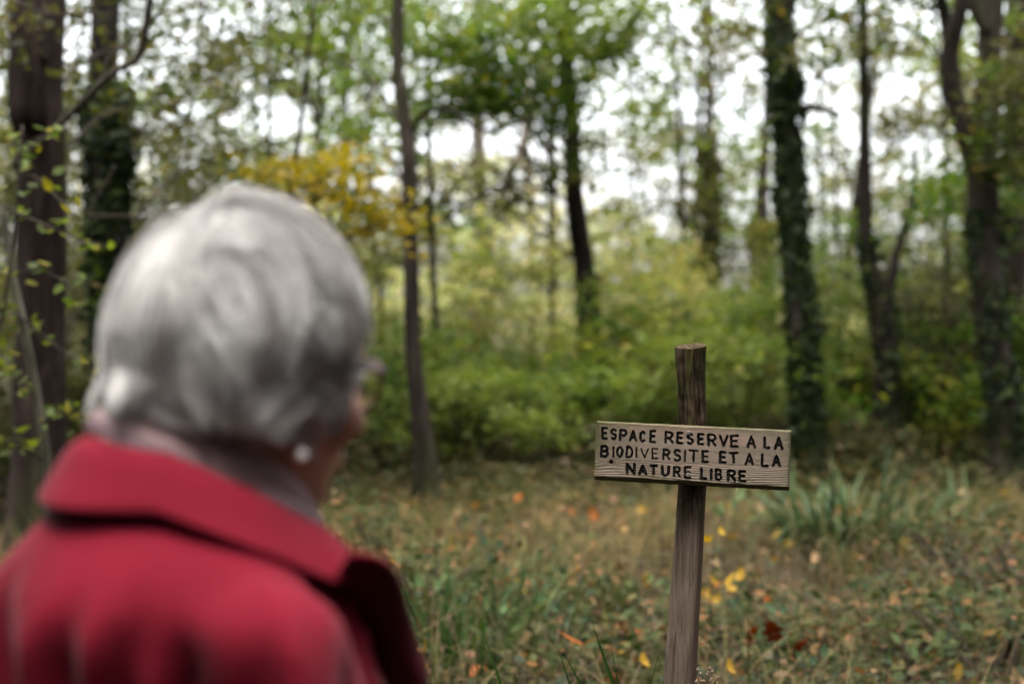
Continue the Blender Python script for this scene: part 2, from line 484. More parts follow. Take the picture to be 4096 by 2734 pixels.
T4, P4, R4 = named_tree('crooked_tree', 'dark crooked trunk behind the shrubs left of the sign post under a dense green crown',
    [(2262, 100, 60), (2290, 520, 62), (2293, 720, 70), (2312, 900, 80), (2345, 1120, 84), (2363, 1378, 78), (2370, 1700, 82)], 13.0, 'bark_dark',
    [S(2250, 90, 11.5, 330, 120, 1300, 1.0), S(1950, 200, 11.5, 260, 100, 900, 1.0), S(1850, 380, 11.5, 260, 80, 800, 1.0), S(2080, 350, 11.8, 270, 90, 900, 1.0),
     S(2430, 180, 12, 220, 120, 700, 1.0), S(2220, 480, 12, 180, 80, 420, 1.0), S(1750, 120, 11, 160, 120, 420, 1.0), S(2330, 690, 12, 170, 60, 160, .6), S(1620, 470, 11, 130, 60, 200, .6), S(1480, 60, 11.5, 260, 90, 420, .9), S(1250, 170, 12, 240, 90, 300, .9), S(2680, 60, 12, 230, 90, 320, .9), S(2600, 300, 12.5, 170, 80, 180, .8)], 'leaf_green', 0.085)
ivy_on(P4, R4, T4, 1400, 0.1, 0.38, 0.07, 0.05)
# a big grey limb lies across its crown
lp = catmull([at(2240, 180, 13), at(2420, 230, 12.4), at(2550, 60, 12), at(2640, -120, 11.6)], 20)
V, Q, T = tube(lp, np.linspace(0.045, 0.03, 20), 8, 0.12); mk('limb', V, [Q, T], M['bark_grey'], T4)
T5, P5, R5 = named_tree('ivy_clad_tree', 'thick straight trunk wrapped in dark green ivy directly behind the right end of the sign',
    [(3128, 0, 100), (3140, 350, 92), (3156, 700, 92), (3180, 960, 98), (3200, 1220, 104), (3210, 1570, 108), (3222, 1936, 124)], 10.0, 'bark_dark',
    [S(3050, 60, 10.2, 200, 80, 260), S(2820, 120, 10.5, 240, 110, 260), S(3300, 40, 10, 160, 80, 160), S(3180, 250, 9.8, 110, 120, 180)], 'leaf_olive', 0.07, top=9)
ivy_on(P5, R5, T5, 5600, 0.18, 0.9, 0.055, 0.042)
ivy_on(P5, R5, T5, 900, 0.0, 0.25, 0.05, 0.02)
st = catmull([at(3190, 440, 10), at(3270, 430, 9.9), at(3330, 455, 9.8), at(3360, 465, 9.75)], 8)
V, Q, T = tube(st, np.linspace(0.03, 0.02, 8), 8, 0.15); mk('limb_stub', V, [Q, T], M['bark_dark'], T5)
T6, P6, R6 = named_tree('forked_sapling_tree', 'thin dark tree with a low fork between the ivy clad trunk and the forked tree',
    [(3455, 60, 40), (3464, 400, 46), (3466, 872, 56), (3479, 1060, 66), (3520, 1180, 84), (3540, 1395, 96), (3545, 1744, 104)], 11.0, 'bark_dark',
    [S(3480, 60, 11, 190, 100, 300), S(3400, 200, 11.2, 110, 90, 120), S(3560, 160, 11, 100, 90, 110), S(3640, 480, 11.5, 180, 90, 200), S(3340, 640, 11.5, 120, 90, 130), S(3620, 950, 11.5, 150, 90, 150)], 'leaf_olive', 0.07)
lp = catmull([at(3535, 1200, 11), at(3570, 1100, 11), at(3590, 1000, 11.05), at(3650, 800, 11.2), at(3660, 600, 11.4)], 16)
V, Q, T = tube(lp, np.linspace(0.055, 0.015, 16), 8, 0.12); mk('limb', V, [Q, T], M['bark_dark'], T6)
ivy_on(P6, R6, T6, 800, 0.0, 0.6, 0.06, 0.04)
T7, P7, R7 = named_tree('forked_tree', 'big brown tree whose trunk splits into upright limbs at the right side of the wood',
    [(3975, -60, 100), (3965, 250, 100), (3945, 480, 105), (3925, 700, 120), (3935, 1000, 122), (3955, 1300, 122), (4000, 1600, 122), (4035, 1850, 135)], 9.6, 'bark_grey',
    [S(4020, 560, 9.4, 110, 130, 300, .5), S(3800, 740, 10.2, 170, 60, 300, .6), S(3740, 860, 10.4, 190, 60, 260, .6), S(4080, 850, 9.6, 90, 150, 240, .5), S(3950, 330, 9.5, 90, 90, 120, .5)], 'leaf_green', 0.07, top=8.5)
lp = catmull([at(3935, 760, 9.6), at(3880, 600, 9.6), at(3825, 400, 9.55), at(3800, 230, 9.5), at(3835, 60, 9.4), at(3880, -200, 9.3)], 24)
V, Q, T = tube(lp, np.linspace(0.075, 0.05, 24), 12, 0.12); mk('limb', V, [Q, T], M['bark_grey'], T7)
lp = catmull([at(3802, 240, 9.5), at(3785, 90, 9.5), at(3755, -40, 9.45), at(3720, -250, 9.4)], 12)
V, Q, T = tube(lp, np.linspace(0.045, 0.035, 12), 10, 0.12); mk('limb', V, [Q, T], M['bark_dark'], T7)
lp = catmull([at(3960, 140, 9.6), at(3900, 30, 9.65), at(3850, -120, 9.7)], 10)
V, Q, T = tube(lp, np.linspace(0.05, 0.03, 10), 10, 0.12); mk('limb', V, [Q, T], M['bark_dark'], T7)
ivy_on(P7, R7, T7, 1100, 0.12, 0.5, 0.06, 0.035)
T8, P8, R8 = named_tree('leaning_tree', 'reddish trunk cut by the right edge of the photograph amid yellow green leaves',
    [(4085, 100, 120), (4078, 700, 120), (4070, 1100, 110), (4075, 1500, 110), (4090, 1800, 120)], 11.5, 'bark_red',
    [S(4060, 420, 9, 120, 160, 420, .5), S(4040, 640, 9.2, 100, 120, 300, .5), S(4080, 250, 9, 100, 100, 200, .5)], 'leaf_olive', 0.065)
T9, P9, R9 = named_tree('yellow_leaved_tree', 'small tree with ochre yellow leaves just above the grey haired head',
    [(1180, 700, 24), (1150, 1100, 34), (1130, 1600, 40)], 8.6, 'bark_dark',
    [S(1360, 680, 8.4, 170, 90, 300, .5), S(1420, 800, 8.4, 210, 80, 300, .5), S(1240, 740, 8.6, 120, 60, 170, .4), S(1560, 900, 8.5, 110, 60, 150, .4), S(1120, 690, 8.8, 130, 55, 160, .4), S(1450, 900, 8.5, 100, 50, 90, .3)], 'leaf_ochre', 0.065, top=4.2)
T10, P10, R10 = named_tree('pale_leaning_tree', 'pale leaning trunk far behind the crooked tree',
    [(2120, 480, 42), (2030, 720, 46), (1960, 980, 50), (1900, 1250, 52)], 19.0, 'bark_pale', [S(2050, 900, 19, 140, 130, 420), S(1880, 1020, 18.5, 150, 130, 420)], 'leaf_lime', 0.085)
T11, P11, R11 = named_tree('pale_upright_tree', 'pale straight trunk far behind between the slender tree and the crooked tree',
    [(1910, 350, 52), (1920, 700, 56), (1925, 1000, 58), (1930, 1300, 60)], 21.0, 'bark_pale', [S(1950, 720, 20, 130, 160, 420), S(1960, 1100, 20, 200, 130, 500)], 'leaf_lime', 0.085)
T12, P12, R12 = named_tree('thin_ivy_tree', 'thin far trunk furred with ivy left of the thick ivy clad trunk',
    [(2838, 420, 32), (2840, 700, 40), (2838, 1000, 46), (2836, 1300, 48)], 17.0, 'bark_dark', [S(2820, 320, 17, 130, 110, 260), S(2680, 240, 16, 260, 120, 420), S(2960, 440, 15.5, 160, 120, 240), S(2620, 500, 16.5, 170, 110, 240), S(2760, 560, 16, 150, 90, 150)], 'leaf_olive', 0.08)
ivy_on(P12, R12, T12, 2600, 0.05, 0.75, 0.085, 0.08, M['leaf_olive'])
T13, P13, R13 = named_tree('thin_ivy_tree', 'thin far trunk hung with yellowish ivy close beside the thick ivy clad trunk',
    [(3055, 760, 40), (3050, 950, 52), (3030, 1200, 56), (3025, 1400, 58)], 15.0, 'bark_grey', [S(3030, 700, 15, 90, 80, 120)], 'leaf_lime', 0.08, top=5)
ivy_on(P13, R13, T13, 2200, 0.05, 0.7, 0.08, 0.08, M['leaf_lime'])

# --- unseen trees added round the camera to shade the clearing
def unseen_shade_tree(x, y, lo, n, hgt=9.5):
    g = float(ground_h(x, y))
    P = catmull([(x, y, g - .1), (x * .98, y, g + hgt * .4), (x * .9, y * .98 + .1, g + hgt * .75), (x * .85, y, g + hgt)], 30)
    t = thing('unseen_shade_tree', 'unseen tree added out of frame to shade the clearing', 'tree', (x, y, g), 'unseen trees added to shade the clearing')
    stem_mesh(t, P, np.linspace(.17, .06, 30), M['bark_dark'], sides=14)
    sp = []
    for k in range(n):
        a = rng.random() * 2 * math.pi; rr = 3.4 * rng.random() ** .5
        z = rng.uniform(lo, 9.5)
        sp.append((x * .9 + math.cos(a) * rr * (1 if z > 5 else .5), y + math.sin(a) * rr * (1 if z > 5 else .5), z, 1.2, 1.2, .5, 280))
    add_limbs(t, P, sp, M['bark_dark'], .035, 1)
    crown(t, sp, M['leaf_olive'], .14, per=10, twig=.3)
for (x, y, lo, n) in ((-4.6, .9, 1.6, 26), (4.3, 1.4, 4.5, 14), (-3.4, -3.0, .8, 60), (2.8, -3.6, .8, 60), (5.0, 5.4, 5.5, 18), (-5.4, 4.8, 5.5, 18), (0.2, -5.6, .8, 70), (-6.2, -1, .8, 50), (6.2, -.8, .8, 50)):
    unseen_shade_tree(x, y, lo, n)

LANDMARKS = ((60, 'the leafy sapling'), (165, 'the broad reddish trunk'), (440, 'the black ivy trunk'), (950, 'the grey haired head'), (1640, 'the slender bare trunk'), (2310, 'the crooked trunk'), (2765, 'the sign post'), (3190, 'the thick ivy clad trunk'), (3500, 'the low forked tree'), (3950, 'the big forked tree'))
used_labels = set()
def beside(what, x, y):
    """Tells a background plant apart by what it is seen next to and by how far back it stands."""
    u = 2048 + FPX * x / y
    lu, mark = min(LANDMARKS, key=lambda q: abs(q[0] - u))
    gap = abs(u - lu); side = 'behind' if gap < 70 else (('just ' if gap < 200 else 'well ') + ('left of' if u < lu else 'right of'))
    depth = next(w for lim, w in ((9.5, 'at the clearing edge'), (11, 'close behind the clearing'), (12.5, 'a little farther in'), (14.5, 'in the near wood'), (18, 'in the middle wood'), (24, 'in the far wood'), (32, 'very deep in the wood'), (99, 'at the very back')) if y < lim)
    lab = f'{what} {depth}, {side} {mark}'
    if lab in used_labels: lab = f'{what} {depth}, also {side} {mark}'
    used_labels.add(lab); return lab

# --- the wood farther back
def far_tree(x, y, dens, leaf, size, hgt, label, group, spread=1.7):
    g = float(ground_h(x, y))
    lean = rng.normal(0, 0.06); r0 = rng.uniform(0.04, 0.08) if y > 18 else rng.uniform(.02, .035)
    P = catmull([(x, y, g - 0.1), (x + lean * 2 + rng.normal(0, .1), y, g + hgt * 0.35), (x + lean * 5 + rng.normal(0, .2), y, g + hgt * 0.7), (x + lean * 7, y, g + hgt)], 26)
    t = thing('woodland_tree', label, 'tree', (x, y, g), group)
    stem_mesh(t, P, np.linspace(r0, r0 * 0.3, 26), M[random.choice(['bark_dark', 'bark_grey', 'bark_grey'])], sides=10)
    sp = []
    vis = CAMZ + 0.25 * y
    for k in range(13):
        z = g + rng.uniform(1.0 if y > 14 else 2.0, min(hgt, vis + 1.0))
        i = int(np.clip((z - g) / hgt * 25, 0, 25))
        a = rng.random() * 2 * math.pi; rr = rng.random() ** 0.6 * spread
        sp.append((P[i, 0] + math.cos(a) * rr, y + math.sin(a) * rr, z, rng.uniform(.55, 1.2), rng.uniform(.55, 1.1), rng.uniform(.2, .5), int(dens * rng.uniform(.5, 1.5))))
    add_limbs(t, P, sp, M['twig'], 0.02, 2)
    crown(t, sp, M[leaf], size, per=16, twig=0.22)
    return t

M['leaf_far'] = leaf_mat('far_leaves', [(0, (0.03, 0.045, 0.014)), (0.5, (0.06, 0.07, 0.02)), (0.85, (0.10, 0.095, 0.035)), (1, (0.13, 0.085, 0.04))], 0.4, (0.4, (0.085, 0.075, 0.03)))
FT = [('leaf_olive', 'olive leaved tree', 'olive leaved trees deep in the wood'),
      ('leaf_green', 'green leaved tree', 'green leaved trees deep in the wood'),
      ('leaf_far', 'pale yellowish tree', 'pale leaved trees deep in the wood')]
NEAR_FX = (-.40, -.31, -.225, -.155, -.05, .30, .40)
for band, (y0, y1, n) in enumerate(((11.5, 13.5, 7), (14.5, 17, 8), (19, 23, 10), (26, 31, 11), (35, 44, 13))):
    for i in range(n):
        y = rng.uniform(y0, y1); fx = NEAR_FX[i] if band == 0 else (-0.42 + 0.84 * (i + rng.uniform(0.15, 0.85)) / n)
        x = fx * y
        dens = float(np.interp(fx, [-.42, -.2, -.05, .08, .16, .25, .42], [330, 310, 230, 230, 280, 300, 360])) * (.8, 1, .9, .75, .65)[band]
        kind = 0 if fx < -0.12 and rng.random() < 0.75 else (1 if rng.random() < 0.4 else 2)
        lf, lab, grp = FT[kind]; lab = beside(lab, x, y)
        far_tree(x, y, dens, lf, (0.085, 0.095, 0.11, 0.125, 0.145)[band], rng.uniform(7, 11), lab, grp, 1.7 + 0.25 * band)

# --- shrubs of the understorey
def shrub(x, y, w, h, n, leaf, label, group=None, size=0.06, name='shrub'):
    g = float(ground_h(x, y))
    t = thing(name, label, 'shrub', (x, y, g), group)
    mb = MB()
    sp = []
    for k in range(9):
        a = rng.random() * 2 * math.pi; rr = rng.random() ** 0.6 * w * 0.55
        z = g + h * rng.uniform(0.25, 0.95)
        c = np.array((x + math.cos(a) * rr * (1.15 - 0.4 * (z - g) / h), y + math.sin(a) * rr, z))
        sp.append((*c, w * rng.uniform(.18, .32), w * rng.uniform(.18, .32), h * rng.uniform(.10, .2), int(n / 9 * rng.uniform(.6, 1.4))))
        if k < 6:
            pth = catmull([(x + rng.normal(0, .08), y + rng.normal(0, .08), g - 0.05), ((x + c[0]) / 2, (y + c[1]) / 2, g + (z - g) * 0.6), c], 8)
            V, Q, T = tube(pth, np.linspace(0.014, 0.005, 8), 5)
            mk('stem', V, [Q, T], M['twig'], t)
    crown(t, sp, M[leaf], size, 'foliage', per=9, twig=0.16)
    return t

SH = {
 'leaf_lime': ('yellow green shrub', 'yellow green shrubs in the gap'),
 'leaf_pale': ('pale leafy shrub', 'pale shrubs at the back of the gap'),
 'leaf_green': ('mid green shrub', 'green understorey shrubs'),
 'leaf_olive': ('dark olive shrub', 'olive shrubs in the shade'),
 'leaf_bramble': ('brownish green shrub', 'brownish thicket shrubs on the right'),
}
def shrub_px(u, y, w, h, n, leaf, size=0.06):
    lab, grp = SH[leaf]; lab = beside(lab, (u - 2048) / FPX * y, y)
    shrub((u - 2048) / FPX * y, y, w, h, n, leaf, lab, grp, size)
# back of the gap, pale
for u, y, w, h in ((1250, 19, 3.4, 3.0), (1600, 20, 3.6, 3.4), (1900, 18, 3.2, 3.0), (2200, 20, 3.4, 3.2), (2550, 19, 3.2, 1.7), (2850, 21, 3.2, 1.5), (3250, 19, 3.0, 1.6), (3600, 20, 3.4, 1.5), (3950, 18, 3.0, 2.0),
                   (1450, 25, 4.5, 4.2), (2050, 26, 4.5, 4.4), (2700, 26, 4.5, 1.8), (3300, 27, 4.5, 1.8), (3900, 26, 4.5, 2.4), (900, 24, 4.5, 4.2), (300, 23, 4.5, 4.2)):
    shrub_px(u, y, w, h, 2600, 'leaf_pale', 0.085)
for u, y, w, h in ((1500, 14.5, 2.2, 1.7), (1800, 13.5, 2.0, 1.5), (2080, 14.5, 2.2, 2.2), (2420, 13.2, 2.2, 2.1), (2650, 12.2, 1.9, 1.7), (2560, 15, 2.2, 2.1), (2900, 14, 2.0, 1.9), (1330, 13, 2.0, 2.0), (2250, 11.6, 1.6, 0.9)):
    shrub_px(u, y, w, h, 2100, 'leaf_lime', 0.07)
for u, y, w, h in ((1560, 11.8, 1.7, 1.0), (1900, 11.5, 1.7, 0.9), (2130, 12.6, 1.8, 1.05), (2800, 11.4, 1.7, 1.5), (3050, 12.5, 1.8, 1.7), (1380, 10.6, 1.6, 1.3), (2500, 10.8, 1.6, 0.9), (1780, 10.4, 1.5, 1.0), (2950, 10.3, 1.4, 1.0), (3370, 13, 2.0, 1.8)):
    shrub_px(u, y, w, h, 2500, 'leaf_green', 0.062)
for u, y, w, h in ((650, 10, 2.2, 2.4), (330, 9.5, 2.0, 2.2), (60, 8.8, 1.8, 1.9), (900, 11.5, 2.4, 2.6), (1150, 12.5, 2.2, 2.2), (-150, 7.5, 1.6, 1.7), (250, 7.8, 1.4, 1.2), (560, 13, 2.6, 3.2), (150, 12.5, 2.6, 3.2), (4000, 13.5, 2.2, 2.4)):
    shrub_px(u, y, w, h, 2700, 'leaf_olive', 0.06)
for u, y, w, h in ((3340, 12.6, 1.8, 1.6), (3650, 11.9, 1.9, 1.6), (3760, 12.6, 2.0, 1.9), (3860, 11.6, 1.8, 1.6), (4060, 12.4, 1.8, 1.8), (3420, 13.4, 1.9, 1.8)):
    shrub_px(u, y, w, h, 2300, 'leaf_bramble', 0.06)
for u, y, w, h in ((3480, 12.2, 1.9, 1.6), (3940, 10.9, 1.8, 1.5), (3680, 13.6, 2.0, 2.0), (4100, 10.8, 1.6, 1.5), (3560, 12.9, 1.7, 1.5), (4020, 13.0, 2.0, 2.0)):
    shrub_px(u, y, w, h, 2300, 'leaf_green', 0.06)
for u, y, w, h in ((3400, 11.7, 1.2, 1.0), (3740, 11.2, 1.2, 1.0), (3900, 12.2, 1.6, 1.7)):
    shrub_px(u, y, w, h, 1300, 'leaf_lime', 0.06)

for k in range(18):                       # unseen shrubs added behind and beside the camera to shade coat and clearing

    a = math.radians(250 * k / 17 + 145); r_ = rng.uniform(3.4, 5.0)
    shrub(r_ * math.cos(a), r_ * math.sin(a) + .5, 3.2, rng.uniform(3.2, 4.8), 5200, 'leaf_olive', 'tall unseen shrub added round the camera for shade', 'unseen shrubs added for shade', .11)

for k in range(16):  # second, taller ring of unseen shrubs, added for more shade
    a = math.radians(240 * k / 15 + 150); r_ = rng.uniform(5.4, 6.6)
    shrub(r_ * math.cos(a), r_ * math.sin(a), 3.6, rng.uniform(5.0, 6.5), 5200, 'leaf_olive', 'tall unseen shrub added round the camera for shade', 'unseen shrubs added for shade', .14)

# --- low bramble along the far edge of the clearing
def low_cover():
    n = 56000
    y = rng.uniform(8.3, 13.5, n); x = rng.uniform(-0.47, 0.47, n) * y
    edge = 8.9 + 0.5 * vnoise(x * 0.7, 0, 4) + 0.25 * vnoise(x * 2.5, 1, 8)
    keep = y > edge
    x, y, edge = x[keep], y[keep], edge[keep]
    hh = (0.10 + 0.38 * sm(y - edge, 0, 1.6)) * (0.75 + 0.5 * vnoise(x * 1.3, y * 1.3, 2))
    z = ground_h(x, y) + rng.random(len(x)) ** 0.7 * hh
    k = len(x)
    a = rng.random(k) * 2 * math.pi
    D = np.stack([np.cos(a), np.sin(a), rng.normal(-0.2, .35, k)], 1); N = np.stack([rng.normal(0, .5, k), rng.normal(0, .5, k), np.ones(k)], 1)
    V, F = kites(np.stack([x, y, z], 1), rng.uniform(.04, .085, k), D, N)
    tag(mk('bramble_undergrowth', V, [F], M['leaf_bramble'], None, False), 'low brownish bramble carpet along the far edge of the clearing', 'undergrowth', kind='stuff')
low_cover()

# ---------------------------------------------------------------- clearing: grass
def blade_arrays(x, y, h, w, lean, az, z0=None, seg=3):
    """Bent tapering blades as strips."""
    n = len(x); z = ground_h(x, y) - 0.01 if z0 is None else z0
    d = np.stack([np.cos(az), np.sin(az), np.zeros(n)], 1); s = np.stack([-np.sin(az), np.cos(az), np.zeros(n)], 1)
    base = np.stack([x, y, z], 1)
    V = []
    for k in range(seg + 1):
        t = k / seg
        c = base + d * (lean * h * t ** 2)[:, None] + np.array((0, 0, 1.)) * (h * (t - 0.35 * np.minimum(lean, 1.2) * t ** 2.2))[:, None]
        ww = (w * (1 - t ** 1.6) * 0.5 + 0.0002)[:, None]
        V += [c - s * ww, c + s * ww]
    V = np.stack(V, 1).reshape(-1, 3); m = 2 * (seg + 1)
    b = np.arange(n)[:, None] * m
    F = np.concatenate([np.stack([b[:, 0] + 2 * k, b[:, 0] + 2 * k + 1, b[:, 0] + 2 * k + 3, b[:, 0] + 2 * k + 2], 1) for k in range(seg)])
    return V, F

STRAW = [(0, (0.02, 0.013, 0.008)), (0.4, (0.055, 0.037, 0.021)), (0.8, (0.14, 0.10, 0.055)), (1, (0.06, 0.06, 0.02))]
M['straw'] = leaf_mat('dry_straw', STRAW, 0.3, (4.0, (0.03, 0.038, 0.011)), 0.7)
M['grass'] = leaf_mat('green_grass', [(0, (0.010, 0.022, 0.005)), (0.5, (0.025, 0.042, 0.009)), (0.85, (0.06, 0.072, 0.018)), (1, (0.13, 0.10, 0.04))], 0.35, None, 0.5)
M['stalk'] = leaf_mat('brown_dead_stalks', [(0, (0.009, 0.006, 0.004)), (0.5, (0.025, 0.016, 0.012)), (1, (0.08, 0.056, 0.04))], 0.15, (5.0, (0.075, 0.052, 0.034)), 0.8)

def field(n, y0, y1, h0, h1, w, lean, mat, name, label, cat, dens=None, seg=3, half=0.45, per=22, rad=.09):
    """Grass growing in tussocks: blades start close together and lean outwards."""
    k = n // per
    y = rng.uniform(y0, y1, k); x = rng.uniform(-half, half, k) * (y + 0.6)
    if dens is not None:
        q = rng.random(k) < dens(x, y); x, y = x[q], y[q]
    k = len(x)
    big = .45 + 1.5 * rng.random(k) ** 2.2
    a = rng.random((k, per)) * 2 * math.pi; rr = rad * np.sqrt(rng.random((k, per))) * big[:, None]
    px_ = (x[:, None] + np.cos(a) * rr).ravel(); py_ = (y[:, None] + np.sin(a) * rr).ravel()
    drift = rng.random(k) * 6.3
    az = (a + rng.normal(0, .9, (k, per)) + .0 * drift[:, None]).ravel()
    m = len(px_)
    h = (rng.uniform(h0, h1, (k, per)) * big[:, None]).ravel()
    V, F = blade_arrays(px_, py_, h, rng.uniform(.6, 1.3, m) * w, np.abs(rng.normal(lean, lean * .5, m)), az, seg=seg)
    return tag(mk(name, V, [F], mat, None, False), label, cat, kind='stuff')

patch = lambda x, y: 0.5 + 0.5 * vnoise(x * 1.1, y * 1.1, 21)
M['straw_lit'] = leaf_mat('lit_straw', [(0, (0.045, 0.028, 0.015)), (0.4, (0.125, 0.084, 0.044)), (0.8, (0.25, 0.172, 0.09)), (1, (0.10, 0.095, 0.03))], 0.3, (2.2, (0.04, 0.043, 0.013)), 0.8)  # brighter copy of the straw: light on the far band put into its colour
field(50000, 5.0, 9.6, .05, .17, .0045, 1.2, M['straw_lit'], 'dry_grass', 'flattened dry straw coloured grass covering the clearing', 'grass', lambda x, y: (0.15 + 0.85 * sm(y, 5.2, 6.8)) * (0.5 + 0.5 * patch(x, y)))
field(15000, 1.95, 6.6, .12, .36, .0055, 1.0, M['straw'], 'long_dry_grass', 'long bent dry grass in the nearer part of the clearing', 'grass', lambda x, y: .1 + .6 * sm(patch(x * 1.6, y * 1.6), .3, .8), seg=5, per=9, rad=.12)
field(24000, 1.95, 9.2, .06, .26, .0065, .8, M['grass'], 'green_grass', 'green grass blades growing through the straw', 'grass', lambda x, y: sm(patch(x + 9, y), .3, .8) * .85 + .1 + .3 * sm(x / y, .05, -.12) * sm(y, 6, 4.8))
field(26000, 2.0, 6.8, .06, .28, .0055, 1.1, M['stalk'], 'dead_stalks', 'tangle of brown dead stalks near the post', 'dead stalks', lambda x, y: .4 + .6 * sm(x, -.2, 1.2))
field(1100, 2.8, 8.2, .25, .55, .0030, .8, M['straw'], 'tall_dry_grass', 'scattered tall dry grass stems standing above the straw', 'grass', lambda x, y: .3 + .5 * patch(x, y), seg=7, per=3, rad=.05)

def leaf_litter():
    n = 26000
    y = rng.uniform(1.9, 8.8, n); x = rng.uniform(-.46, .46, n) * (y + .5)
    z = ground_h(x, y) + .012 + rng.random(n) ** 2 * .05
    a = rng.random(n) * 6.283
    V, F = kites(np.stack([x, y, z], 1), rng.uniform(.02, .055, n), np.stack([np.cos(a), np.sin(a), rng.normal(0, .3, n)], 1), np.stack([rng.normal(0, .5, n), rng.normal(0, .5, n), np.ones(n)], 1), .7)
    tag(mk('leaf_litter', V, [F], leaf_mat('litter', [(0, (.008, .005, .004)), (.5, (.026, .015, .010)), (.8, (.06, .035, .02)), (.93, (.11, .066, .04)), (1, (.15, .075, .018))], .12, None, .7), None, False), 'brown leaf litter under the grass of the clearing', 'leaf litter', kind='stuff')
leaf_litter()

def low_leaves():
    n = 40000
    y = rng.uniform(1.9, 7.6, n); x = rng.uniform(-.45, .45, n) * (y + .5)
    k = rng.random(n) < (0.30 * sm(y, 6.4, 5.0) + 0.70 * sm(x / y, .06, .22) * sm(y, 7.0, 5.2)) * (0.3 + sm(patch(x - 3, y + 2), .35, .7))
    x, y = x[k], y[k]; m = len(x)
    z = ground_h(x, y) + rng.uniform(.03, .2, m)
    a = rng.random(m) * 2 * math.pi
    V, F = kites(np.stack([x, y, z], 1), rng.uniform(.018, .05, m), np.stack([np.cos(a), np.sin(a), rng.normal(0, .3, m)], 1), np.stack([rng.normal(0, .45, m), rng.normal(-.2, .45, m), np.ones(m)], 1), .7)
    tag(mk('creeping_plants', V, [F], leaf_mat('creeping_leaves', [(0, (0.009, 0.016, 0.007)), (0.45, (0.022, 0.032, 0.014)), (0.7, (0.05, 0.04, 0.024)), (1, (0.12, 0.06, 0.035))], .25, None, .45), None, False), 'low dark green creeping leaves among the dead stalks', 'ground cover', kind='stuff')
low_leaves()

# --- blades that can be picked apart: tufts, each blade a part
def blade_mesh(name, L, w, bend, twist=0.0, n=9):
    """A grooved blade growing from the origin up +Z, bending towards +Y."""
    V, F = [], []
    for k in range(n + 1):
        t = k / n
        ang = bend * t ** 1.4
        # integrate the bend
        s = np.linspace(0, t, 12)
        yy = np.trapz(np.sin(bend * s ** 1.4), s) * L; zz = np.trapz(np.cos(bend * s ** 1.4), s) * L
        ww = w * 0.5 * (0.55 + 0.45 * min(1, t * 4)) * (1 - max(0, (t - 0.35) / 0.65) ** 1.7)
        tw = twist * t
        for sx, dy in ((-1, .18), (0, -.18), (1, .18)):
            xl = sx * ww
            V.append((xl * math.cos(tw), yy + xl * math.sin(tw) - dy * ww * math.cos(ang), zz + dy * ww * math.sin(ang)))
    for k in range(n):
        for c in (0, 1):
            F.append((3 * k + c, 3 * k + c + 1, 3 * k + c + 4, 3 * k + c + 3))
    me = raw_mesh(name, V, [F])
    me.polygons.foreach_set('use_smooth', np.ones(len(me.polygons), bool))
    return me

M['blade_iris'] = leaf_mat('iris_blades', [(0, (0.009, 0.021, 0.008)), (0.5, (0.024, 0.044, 0.018)), (0.8, (0.07, 0.10, 0.05)), (0.86, (0.13, 0.10, 0.06)), (1, (0.08, 0.05, 0.025))], .25, None, .3, per_object=True)
M['blade_dark'] = leaf_mat('dark_blades', [(0, (0.010, 0.025, 0.007)), (0.7, (0.024, 0.05, 0.013)), (1, (0.06, 0.08, 0.022))], .3, None, .35, per_object=True)

def tuft(name, label, cat, x, y, n, L, w, rad, mat, bend=(.4, 1.7), group=None, bias=None, nm='blade', lean=.25):
    g = float(ground_h(x, y))
    t = thing(name, label, cat, (x, y, g), group)
    mes = [blade_mesh(nm, L * f, w * q, b, tw) for f, q, b, tw in ((1, 1, bend[0], .3), (.85, .9, (bend[0] + bend[1]) / 2, -.5), (1.05, .8, bend[1], .8), (.7, 1, bend[0] * .6, 0), (.95, 1.1, bend[1] * .8, -1.0))]
    for me in mes: me.materials.append(mat)
    for i in range(n):
        a = rng.random() * 2 * math.pi if bias is None else rng.normal(bias, 1.0)
        r = rad * math.sqrt(rng.random())
        px, py = x + math.cos(a) * r, y + math.sin(a) * r
        f = rng.uniform(.6, 1.12)
        place(nm, mes[i % 5], t, (px, py, float(ground_h(px, py)) - .02), (rng.normal(0, .1) - lean * rng.random(), rng.normal(0, .12), a - math.pi / 2 + rng.normal(0, .5)), (f, f, f))
    return t

px2x = lambda u, y: (u - 2048) / FPX * y
tuft('iris_clump', 'large clump of arching blue green strap leaves right of the post', 'plant', px2x(3400, 6.9), 6.9, 250, .56, .023, .34, M['blade_iris'], (.7, 2.2), lean=.45)
tuft('iris_clump', 'smaller strap leaved clump behind the right side of the large one', 'plant', px2x(3760, 7.6), 7.6, 60, .48, .02, .26, M['blade_iris'], (.7, 2.2), lean=.45)
tuft('grass_clump', 'dark green grass clump growing beside the red coat', 'plant', px2x(1850, 4.5), 4.5, 190, .40, .012, .26, M['blade_dark'], (.25, 1.3))
tuft('grass_clump', 'sparser green grass clump between the red coat clump and the post', 'plant', px2x(2080, 5.0), 5.0, 70, .36, .010, .2, M['blade_dark'], (.2, 1.0))
tuft('grass_clump', 'low green grass clump in the bottom right corner', 'plant', px2x(3960, 4.7), 4.7, 150, .30, .009, .34, M['blade_dark'], (.3, 1.3))

